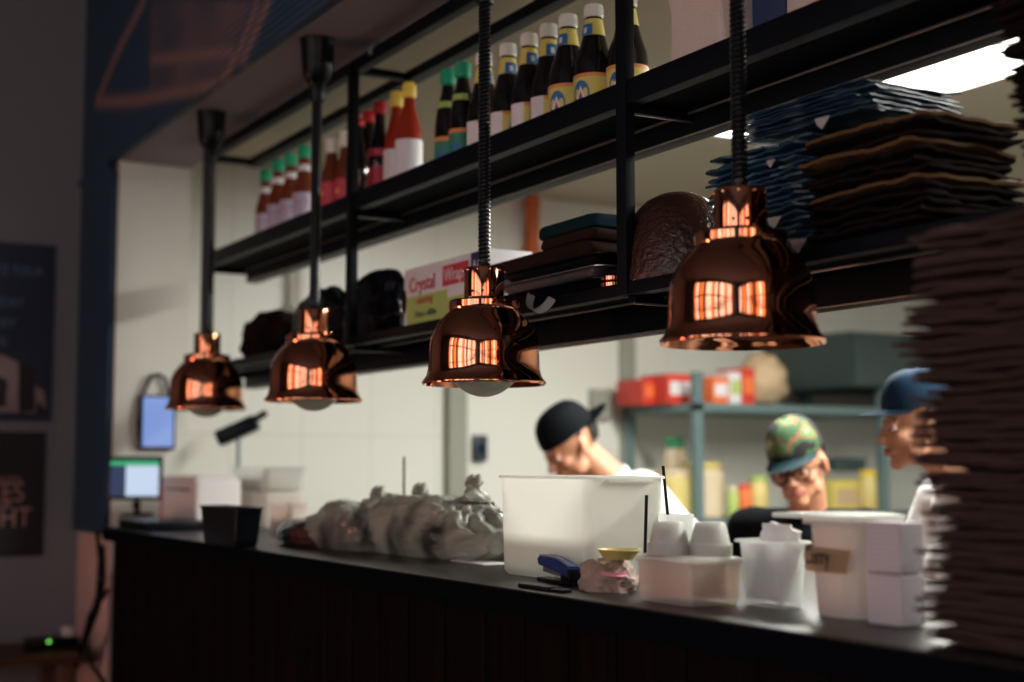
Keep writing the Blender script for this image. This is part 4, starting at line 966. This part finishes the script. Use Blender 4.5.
# ------------------------------------------------------------------ dining-room end wall: posters, bench, cables
XP = XW + .002
def poster(label, ya, yb, za, zb, m):
    t = thing('poster', label, 'poster', (XP, 0, 0)); b = B(); box(b, 0, .003, ya, yb, za, zb); return t, obj('sheet', b, m, t, None)
p1 = atX(57, 246, XP); p2 = atX(50, 422, XP); yr = (p1.y + p2.y) / 2
t, s = poster('upper navy poster with faint lettering and harbour scene', yr - .55, yr, p2.z, p1.z, 'poster_navy')
H1 = p1.z - p2.z; zb = p2.z
text('BITZ TOUR', .050, 'poster_text', s, (.0032, yr - .045, zb + H1 * .82), SIDE, .0004, 'RIGHT', sx=.85)
for k, (st, yy_) in enumerate([('THURSDAY', .66), ('SYDNEY', .545), ('LIVE', .44)]):
    text(st, .048, 'poster_text', s, (.0032, yr - .115 - .028 * k, zb + H1 * (yy_ - .02)), SIDE, .0004, 'RIGHT', sx=.85)
b = B(); V = [(-.55, .05), (-.02, .05), (-.03, .17), (-.10, .24), (-.13, .33), (-.19, .37), (-.26, .34), (-.34, .30), (-.45, .32), (-.55, .34)]
b.faces.new([b.verts.new((.0034, yr + y_, zb + H1 * z_)) for y_, z_ in V]); obj('pale_sky_shape', b, 'poster_pale', s, None)
for V in [[(-.12, .05), (-.06, .06), (-.065, .20), (-.08, .30), (-.13, .35), (-.125, .25), (-.125, .15)], [(-.28, .08), (-.17, .08), (-.165, .22), (-.19, .25), (-.23, .18), (-.28, .17)], [(-.55, .225), (-.18, .22), (-.18, .235), (-.55, .24)], [(-.06, .05), (-.01, .05), (-.05, .12)]]:
    b = B(); b.faces.new([b.verts.new((.0040, yr + y_, zb + H1 * z_)) for y_, z_ in V]); obj('dark_figure', b, 'poster_black', s, None)
p1 = atX(47, 432, XP); p2 = atX(42, 556, XP); yr = (p1.y + p2.y) / 2
t, s = poster('lower black poster with blocky pink serif lettering', yr - .55, yr, p2.z, p1.z, 'poster_black')
H1 = p1.z - p2.z; zb = p2.z
for st, sz, zz, sx_, dy in [('LIMITED', .038, .58, .9, -.085), ('EYES', .105, .44, .85, -.075), ('OF THE', .042, .385, .9, -.12), ('LIGHT', .105, .24, .85, -.045)]:
    text(st, sz, 'poster_text2', s, (.0032, yr + dy, zb + H1 * zz), SIDE, .0004, 'RIGHT', sx=sx_)
# bench
zt = atX(30, 650, -5.4).z
t = thing('bench', 'dark wooden bench against the end wall left of counter', 'bench', (0, 0, 0))
b = B()
for k in range(3): box(b, XW + .01 + k * .15, XW + .155 + k * .15, -1.2, 1.27, zt - .03, zt, .004)
obj('seat', b, 'bench_wood', t)
for y in (-1.1, 1.18):
    for x in (XW + .06, XW + .40): b = B(); box(b, x - .025, x + .025, y - .025, y + .025, 0, zt - .03, .003); obj('leg', b, 'bench_wood', t)
# power strip with led on a small ledge
pz = zt; pp = atX(72, 660, -5.45)
t = thing('power_board', 'black power board with a glowing green light near counter foot', 'power board', (-5.42, min(pp.y + .02, 1.20), pz))
b = B(); box(b, -.05, .05, -.13, .05, 0, .04, .006); obj('housing', b, 'black_plastic', t)
b = B(); lathe(b, [(.006, 0), (.006, .003)], 12); o = obj('indicator', b, 'led_green', t); o.rotation_euler = (0, PI / 2, 0); o.location = (.0505, -.06, .03)
b = B(); box(b, -.03, .03, .0, .03, .041, .075, .005); obj('plug', b, 'white_paper', t)
# cables
cb = [[(97, 532), (100, 560), (98, 595), (88, 625), (80, 650), (76, 668)], [(103, 545), (104, 580), (97, 612), (86, 640), (78, 662), (60, 668)], [(108, 590), (98, 604), (90, 614), (84, 640), (92, 665), (104, 682)], [(-10, 668), (20, 662), (45, 658), (70, 656), (82, 648)]]
cl = ['upper dangling black cable beside the counter end', 'thicker black cable hanging next to the counter corner', 'black cable looping from counter side down to the floor', 'black cable lying along the bench towards the power board']
for pts, lab in zip(cb, cl):
    P = []
    for i in range(len(pts) - 1):
        for k in range(5):
            u = k / 5; P.append((pts[i][0] * (1 - u) + pts[i + 1][0] * u, pts[i][1] * (1 - u) + pts[i + 1][1] * u))
    P.append(pts[-1]); b = B(); tube(b, [atY(x, y, 1.22) if lab != cl[3] else atX(x, y, -5.30) for x, y in P], .008, 8); tag(obj('cable', b, 'black_plastic'), lab, 'cable')

# ------------------------------------------------------------------ kitchen rack at the end wall
XR0, XR1 = XE + .03, -4.80
def ry(px, py, X): return atX(px, py, X).y
t = thing('storage_rack', 'grey metal storage rack standing along the kitchen end wall', 'rack')
y0 = ry(632, 420, XR0) ; y1 = y0 + 2.1
yfl = ry(697, 420, XR1)
y0 = yfl; z1 = atX(700, 403, XR1).z; z2 = atX(700, 520, XR1).z; ztop = atX(697, 372, XR1).z
for y in (y0, y0 + 1.05, y0 + 2.1):
    for x in (XR0 + .02, XR1): b = B(); box(b, x - .02, x + .02, y - .02, y + .02, 0, ztop, .003); obj('upright', b, 'galv', t)
for z in (z1, z2, .45):
    b = B(); box(b, XR0, XR1 + .02, y0 - .02, y0 + 2.12, z - .035, z, .003); obj('rack_shelf', b, 'galv', t)
def onrack(px0, px1, X): return ry(px0, 440, X), ry(px1, 440, X)
def rbox(label, px0, px1, ytop, X, d, z, m, m2=None, cat='box', name='food_carton'):
    a, c = onrack(px0, px1, X); h = atX((px0 + px1) / 2, ytop, X).z - z; t = thing(name, label, cat, (X, (a + c) / 2, z)); b = B(); box(b, -d, 0, -(c - a) / 2, (c - a) / 2, 0, h, .004); obj('box', b, m, t)
    if m2: b = B(); box(b, .0002, .0015, -(c - a) / 2 * .8, (c - a) / 2 * .8, h * .3, h * .75); obj('label', b, m2, t, None)
    return t
def rjar(label, px0, px1, ytop, X, z, m, m2, name='jar', cat='jar'):
    a, c = onrack(px0, px1, X); r = (c - a) / 2; h = atX((px0 + px1) / 2, ytop, X).z - z; t = thing(name, label, cat, (X - r, (a + c) / 2, z)); b = B(); lathe(b, [(r * .9, 0), (r, .006), (r, h * .8), (r * .8, h * .87), (r * .8, h * .88)], 28); obj('body', b, m, t); b = B(); lathe(b, [(r * .86, h * .86), (r * .88, h * .87), (r * .88, h - .003), (r * .8, h)], 28); obj('lid', b, m2, t); return t
Xf = XR1 - .03
rbox('dark red carton at the left end of rack top shelf', 643, 667, 379, Xf - .2, .2, z1, 'red', 'orange')
rbox('second red carton on the rack top shelf beside the upright', 668, 694, 374, Xf - .1, .2, z1, 'red', 'label_white')
rbox('orange carton just right of rack upright on the top shelf', 714, 729, 377, Xf, .2, z1, 'orange', 'label_white')
rbox('white and green carton on the rack top shelf', 731, 742, 372, Xf, .2, z1, 'label_white', 'lime')
rbox('bright red packet left of the tan sack on the rack', 743, 756, 368, Xf, .18, z1, 'red', 'orange')
# tan sack
a, c = onrack(757, 803, Xf); hs = atX(775, 352, Xf).z - z1
b = B(); g = bmesh.ops.create_icosphere(b, subdivisions=4, radius=1)['verts']
for v in g:
    d = v.co.copy(); k = 1 + noise.noise(d * 2) * .15; up = (d.z + 1) / 2
    v.co = Vector((d.x * .11 * k, d.y * (c - a) / 2 * k * (1.15 - .45 * up), max(0, up * hs * (1 + .1 * noise.noise(d * 3)))))
o = obj('grain_sack', b, 'tape', smooth=60); o.location = (Xf - .12, (a + c) / 2, z1); tag(o, 'tan grain sack slumped on top shelf of the rack', 'sack')
# lower shelf jars
items = [('white lidded tub behind the left rack upright', 672, 690, 437, .06, 'cream', 'green'), ('large cream bucket with yellow lid on the middle rack shelf', 698, 733, 462, .02, 'cream', 'yellow'),
         ('round cream bucket left of rack upright', 668, 697, 470, .0, 'yellow', 'cream'), ('green jar right of the cream bucket', 731, 741, 486, .0, 'lime', 'cream'),
         ('small orange jar on the rack near camouflage cap', 743, 754, 484, .0, 'orange', 'red'), ('pale yellow jar left of the camouflage cap', 756, 772, 476, .0, 'yellow', 'lime'),
         ('yellow tub between the two men on the rack', 868, 884, 470, .0, 'yellow', 'cap_yellow')]
for lab, pa, pb_, yt, off_, m_, m2_ in items: rjar(lab, pa, pb_, yt, Xf - off_ * 3, z2, m_, m2_)
rbox('dark crate above a brown box right of camouflage cap', 834, 866, 458, Xf - .1, .2, z2 + .20, 'cabinet_dark')
rbox('yellow brown carton under the dark crate on rack', 832, 866, 480, Xf - .08, .22, z2, 'label_yellow', 'tape')
# second big pale tub on rack (top, far)
rjar('tall grey green canister deep on the middle rack shelf', 655, 672, 470, Xf - .1, z2, 'green', 'cream')
# dark cabinet to the right above rack
ya = ry(842, 350, XR1); b = B(); t = thing('wall_cabinet', 'dark green wall cabinet high at the right of kitchen', 'cabinet', (0, 0, 0))
zA = atX(860, 333, XR1).z; zB = atX(860, 392, XR1).z
box(b, XE + .01, XR1 + .05, ya, ya + 1.3, zB + .02, zA, .006); obj('carcass', b, 'cabinet_dark', t)
for k in range(2): b = B(); box(b, XR1 + .051, XR1 + .066, ya + .01 + .65 * k, ya + .64 + .65 * k, zB + .03, zA - .01, .003); d_ = obj('door', b, 'cabinet_dark', t); b = B(); box(b, XR1 + .067, XR1 + .08, ya + .55 + .1 * k, ya + .57 + .1 * k, zB + .1, zB + .2, .002); obj('handle', b, 'steel', d_)

# ------------------------------------------------------------------ people
def remesh(bm, name, m, parent, vox, smooth=4, fac=.6):
    me = bpy.data.meshes.new(name + '_src'); bm.to_mesh(me); bm.free(); o = bpy.data.objects.new(name, me); COL.objects.link(o)
    r = o.modifiers.new('r', 'REMESH'); r.mode = 'VOXEL'; r.voxel_size = vox; r.use_smooth_shade = True
    s = o.modifiers.new('s', 'SMOOTH'); s.iterations = smooth; s.factor = fac
    dg = bpy.context.evaluated_depsgraph_get(); me2 = bpy.data.meshes.new_from_object(o.evaluated_get(dg)); o.modifiers.clear(); o.data = me2; bpy.data.meshes.remove(me)
    me2.materials.clear(); me2.materials.append(M[m])
    for p in me2.polygons: p.use_smooth = True
    me2.name = name
    if parent: o.parent = parent
    return o
def person(label, head, heading, pitch, neck, chest, hip, sh_w, hands, elbows, shirt, cap, capm, brimm, capback=False, glasses=False, apron=False, roll=0):
    head, neck, chest, hip = map(Vector, (head, neck, chest, hip)); hd = Vector((*heading, 0)).normalized(); side = Vector((-hd.y, hd.x, 0))   # side = his left
    fx = hd * math.cos(pitch) - Vector((0, 0, 1)) * math.sin(pitch); fz = hd * math.sin(pitch) + Vector((0, 0, 1)) * math.cos(pitch)
    HM = Matrix(((fx.x, side.x, fz.x, head.x), (fx.y, side.y, fz.y, head.y), (fx.z, side.z, fz.z, head.z), (0, 0, 0, 1))) @ Matrix.Rotation(roll, 4, 'X'); R3 = HM.to_3x3()
    H = lambda x, y, z: HM @ Vector((x, y, z))
    t = thing('person', label, 'person', (hip.x, hip.y, 0)); t.matrix_world = Matrix.Translation((hip.x, hip.y, 0)); bpy.context.view_layer.update(); OFF = Matrix.Translation((-hip.x, -hip.y, 0))
    b = B()
    E = lambda c, r, ax=None: ell(b, H(*c), r, R3 @ (ax or Matrix.Identity(3)))
    E((-.008, 0, .035), (.094, .074, .086)); E((.030, 0, -.028), (.056, .057, .072)); E((.030, 0, -.062), (.052, .050, .038)); E((.070, 0, -.090), (.020, .024, .018))
    capsule(b, H(.088, 0, .008), H(.106, 0, -.028), .008, .011); E((.101, .011, -.033), (.011, .009, .008)); E((.101, -.011, -.033), (.011, .009, .008)); E((.110, 0, -.031), (.010, .009, .009))
    capsule(b, H(.078, -.034, .016), H(.078, .034, .016), .011, .011)
    for s in (1, -1):
        E((.058, s * .040, -.026), (.026, .020, .018)); E((.028, s * .050, -.060), (.026, .010, .026))
        E((-.006, s * .077, -.008), (.019, .007, .031), Matrix.Rotation(s * .35, 3, 'Z') @ Matrix.Rotation(-.2, 3, 'Y')); E((-.003, s * .074, -.034), (.009, .008, .010))
    E((.082, 0, -.058), (.014, .024, .014))
    # neck, torso, limbs
    capsule(b, H(-.022, 0, -.045), neck, .054, .058); 
    up = (neck - chest).normalized(); shz = neck - up * .055
    shL, shR = shz + side * sh_w / 2, shz - side * sh_w / 2
    capsule(b, neck - up * .05, shL.lerp(neck, .35) - up * .02, .045, .045); capsule(b, neck - up * .05, shR.lerp(neck, .35) - up * .02, .045, .045)
    def torso(bm, g):
        for s, c in ((1, shL), (-1, shR)): capsule(bm, c.lerp(shz, .12), chest + side * s * .085 - up * .02, .056 + g, .095 + g); capsule(bm, chest + side * s * .085 - up * .02, hip + side * s * .075, .10 + g, .105 + g)
        capsule(bm, neck - up * .052, shL, .050 + g, .052 + g); capsule(bm, neck - up * .052, shR, .050 + g, .052 + g); capsule(bm, chest, hip, .11 + g, .11 + g)
    torso(b, 0)
    legs = []
    for s in (1, -1):
        hj = hip + side * s * .09; kn = Vector((hj.x + hd.x * .03, hj.y + hd.y * .03, .50)); an = Vector((hj.x, hj.y, .09)); legs.append((hj, kn, an)); capsule(b, hj, kn, .085, .058); capsule(b, kn, an, .055, .038); capsule(b, an - Vector((0, 0, .045)), an + hd * .16 - Vector((0, 0, .055)), .038, .03)
    arms = []
    for s, shp, el, ha in ((1, shL, Vector(elbows[0]), Vector(hands[0])), (-1, shR, Vector(elbows[1]), Vector(hands[1]))):
        capsule(b, shp, el, .050, .038); capsule(b, el, ha, .038, .026); arms.append((shp, el, ha)); d = (ha - el).normalized(); pc = ha + d * .045; sd = d.cross(Vector((0, 0, 1))).normalized() * s; nd = sd.cross(d) * s
        if nd.z > 0: nd = -nd
        ell(b, pc, (.045, .040, .016), Matrix((d, sd, nd)).transposed())
        for k, (o_, L_) in enumerate([(-.028, .066), (-.0095, .076), (.0095, .071), (.027, .056)]):
            a0 = ha + d * .080 + sd * o_; a1 = a0 + d * L_ * .45 + nd * .006; a2 = a1 + (d * .75 + nd * .65) * L_ * .30; a3 = a2 + (d * .35 + nd * .9) * L_ * .25
            capsule(b, a0 - d * .01, a1, .0092, .0085, 10); capsule(b, a1, a2, .0085, .0078, 10); capsule(b, a2, a3, .0078, .007, 10)
        a0 = ha + d * .02 - sd * .030; a1 = a0 - sd * .022 + d * .028 + nd * .008; capsule(b, a0, a1, .012, .010, 10); capsule(b, a1, a1 + d * .028 + nd * .012, .0095, .008, 10)
    bmesh.ops.transform(b, matrix=OFF, verts=b.verts); body = remesh(b, 'body', 'skin', t, .0055, 3)
    def fin(bm, name, m, par=t, **k): bmesh.ops.transform(bm, matrix=OFF, verts=bm.verts); return obj(name, bm, m, par, **k)
    # shirt
    b = B(); torso(b, .014)
    for shp, el, ha in arms: capsule(b, shp, shp.lerp(el, .72), .064, .060)
    capsule(b, neck - up * .035, neck - up * .06, .066, .085)
    bmesh.ops.transform(b, matrix=OFF, verts=b.verts)
    so = remesh(b, 'shirt', shirt, t, .011, 3)
    b = B(); n3 = up; a_ = n3.cross(hd).normalized(); c_ = a_.cross(n3); tube(b, [neck - up * .008 + (a_ * math.cos(q * PI / 12) + c_ * math.sin(q * PI / 12)) * .063 for q in range(25)], .008, 8); fin(b, 'collar', shirt, smooth=60)
    b = B()
    for hj, kn, an in legs: capsule(b, hj, kn, .103, .076); capsule(b, kn, an, .074, .062)
    capsule(b, hip + side * .06, hip - side * .06, .12, .12); bmesh.ops.transform(b, matrix=OFF, verts=b.verts); remesh(b, 'trousers', 'trouser', t, .012, 3)
    b = B()
    for hj, kn, an in legs: capsule(b, an - Vector((0, 0, .045)), an + hd * .17 - Vector((0, 0, .05)), .046, .038)
    bmesh.ops.transform(b, matrix=OFF, verts=b.verts); so2 = remesh(b, 'shoes', 'black_plastic', t, .01, 3)
    # face details
    for s in (1, -1):
        b = B(); ell(b, H(.0790, s * .031, -.003), (.0095, .0135, .0060), R3); ew = fin(b, 'eye', 'eye_white'); b = B(); ell(b, H(.0872, s * .031, -.004), (.0035, .0065, .0050), R3); fin(b, 'pupil', 'eye_dark', ew)
        b = B(); capsule(b, H(.086, s * .018, .018), H(.076, s * .046, .020), .004, .003, 8); fin(b, 'eyebrow', 'hair')
        b = B(); ell(b, H(.080, s * .031, .0045), (.012, .0155, .006), R3); fin(b, 'eyelid', 'skin', smooth=80)
    b = B(); capsule(b, H(.0955, 0, -.054), H(.086, .021, -.057), .0055, .003, 8); capsule(b, H(.0955, 0, -.054), H(.086, -.021, -.057), .0055, .003, 8); capsule(b, H(.0945, .010, -.064), H(.0945, -.010, -.064), .006, .006, 8); fin(b, 'lips', 'lips', smooth=80)
    b = B(); g = ell(b, (0, 0, 0), (.1, .0795, .09), None, 4); bmesh.ops.delete(b, geom=[v for v in b.verts if v.co.z < -.055 or (v.co.x > .02 and v.co.z < .02) or (v.co.x > -.035 and v.co.z < -.0)], context='VERTS'); bmesh.ops.transform(b, matrix=HM @ Matrix.Translation((-.012, 0, .032)), verts=b.verts); fin(b, 'hair', 'hair', smooth=80)
    # cap
    CM = HM @ Matrix.Translation((-.008, 0, .035)) @ Matrix.Rotation(PI if capback else 0, 4, 'Z') @ Matrix.Rotation(cap, 4, 'Y')
    b = B(); R = []
    for k in range(12):
        q = PI / 2 * k / 12; r = math.cos(q) ** .62; R.append([(.103 * r * math.cos(j * PI / 20), .083 * r * math.sin(j * PI / 20), .012 + .098 * math.sin(q)) for j in range(40)])
    R.append([(.001 * math.cos(j * PI / 20), .001 * math.sin(j * PI / 20), .1105) for j in range(40)]); R = [[(x * .97, y * .97, z) for x, y, z in R[0]]] + R
    loft(b, R); bmesh.ops.transform(b, matrix=OFF @ CM, verts=b.verts); co = obj('cap', b, capm, t, 60)
    b = B(); top, bot = [], []; nr = 8; na = 18; V = {}
    for i in range(nr + 1):
        for j in range(na + 1):
            a = -PI * .42 + PI * .84 * j / na; u = i / nr; ext = .070 * math.cos(a * .95) ** .55 if abs(a) < PI / 2 / .95 else 0
            x = .099 * math.cos(a) + ext * u; y = .080 * math.sin(a) * (1 - .03 * u); z = .016 - .10 * y * y / .08 * (1 if not capback else .5) - .012 * u
            V[i, j] = b.verts.new((x, y, z))
    for i in range(nr):
        for j in range(na): b.faces.new((V[i, j], V[i + 1, j], V[i + 1, j + 1], V[i, j + 1]))
    bmesh.ops.solidify(b, geom=b.faces[:], thickness=.004); bmesh.ops.transform(b, matrix=OFF @ CM, verts=b.verts); obj('brim', b, brimm, co, 60)
    b = B(); ell(b, (0, 0, .111), (.008, .008, .004), None, 2); bmesh.ops.transform(b, matrix=OFF @ CM, verts=b.verts); obj('button', b, brimm, co)
    if glasses:
        b = B()
        for s in (1, -1):
            pts = [H(.104 - .22 * (abs(s * .034 + .024 * math.cos(q * PI / 10)) ** 2) / .06, s * .034 + .024 * math.cos(q * PI / 10), -.006 + .019 * math.sin(q * PI / 10)) for q in range(21)]; tube(b, pts, .0028, 6)
            tube(b, [H(.093, s * .058, .002), H(.06, s * .078, .002), H(-.005, s * .082, .0), H(-.02, s * .08, -.02)], .0025, 6)
        tube(b, [H(.104, .011, -.002), H(.107, 0, .001), H(.104, -.011, -.002)], .0028, 6); gf = fin(b, 'glasses', 'black_plastic', smooth=60)
    if apron:
        b = B()
        fr = hd
        for s in (1, -1):
            tube(b, [neck + side * s * .066 - up * .02 - hd * .04, neck + side * s * .075 - up * .012 + hd * .01, shz + side * s * .08 + fr * .085 - up * .04, chest + side * s * .07 + fr * .128 + up * .04], .009, 8)
        fin(b, 'apron_straps', 'strap_red', smooth=60)
        b = B(); V = {}
        for i in range(13):
            for j in range(13):
                u = (i / 12 - .5) * 2; w_ = .11 + .08 * min(1, j / 5); z = chest.z + .03 - j * .06; q = fr * (.128 + .018 - abs(u) ** 2 * (.03 + .03 * min(1, j / 5))); V[i, j] = b.verts.new(Vector((chest.x, chest.y, z)).lerp(Vector((hip.x, hip.y, z)), min(1, j / 8)) + side * u * w_ + q)
        for i in range(12):
            for j in range(12): b.faces.new((V[i, j], V[i + 1, j], V[i + 1, j + 1], V[i, j + 1]))
        bmesh.ops.solidify(b, geom=b.faces[:], thickness=.003); fin(b, 'apron', 'apron', smooth=60)
    return t
V3 = Vector
h1 = atD(572, 446, 4.65)
person('cook in backwards black cap and white tee, bowed behind the white bin', h1, (-.10, -1), .55, h1 + V3((.03, .125, -.105)), h1 + V3((.03, .30, -.30)), V3((h1.x, h1.y + .52, .95)), .36,
       [h1 + V3((.14, -.16, -.36)), h1 + V3((-.14, -.16, -.36))], [h1 + V3((.24, .08, -.36)), h1 + V3((-.24, .08, -.36))], 'tee_white', -.12, 'cap_black', 'cap_black', capback=True)
h2 = atD(799, 466, 4.15)
person('cook in camouflage cap, black glasses and dark shirt with red straps', h2, (.55, -.83), .24, h2 + V3((-.06, .085, -.135)), h2 + V3((-.08, .12, -.38)), V3((h2.x - .08, h2.y + .16, .95)), .38,
       [h2 + V3((.22, -.16, -.42)), h2 + V3((-.06, -.26, -.42))], [h2 + V3((.20, .10, -.46)), h2 + V3((-.30, -.02, -.46))], 'shirt_black', .10, 'camo', 'brim_teal', glasses=True, apron=True, roll=.20)
h3 = atD(921, 425, 3.6)
person('cook in dark blue cap and white tee in profile by bag stack', h3, (-.50, -.86), .10, h3 + V3((.05, .08, -.14)), h3 + V3((.06, .10, -.38)), V3((h3.x + .06, h3.y + .12, .95)), .38,
       [h3 + V3((-.05, -.36, -.48)), h3 + V3((-.30, -.22, -.48))], [h3 + V3((.22, -.08, -.50)), h3 + V3((-.22, .10, -.50))], 'tee_white', .0, 'cap_blue', 'cap_blue')
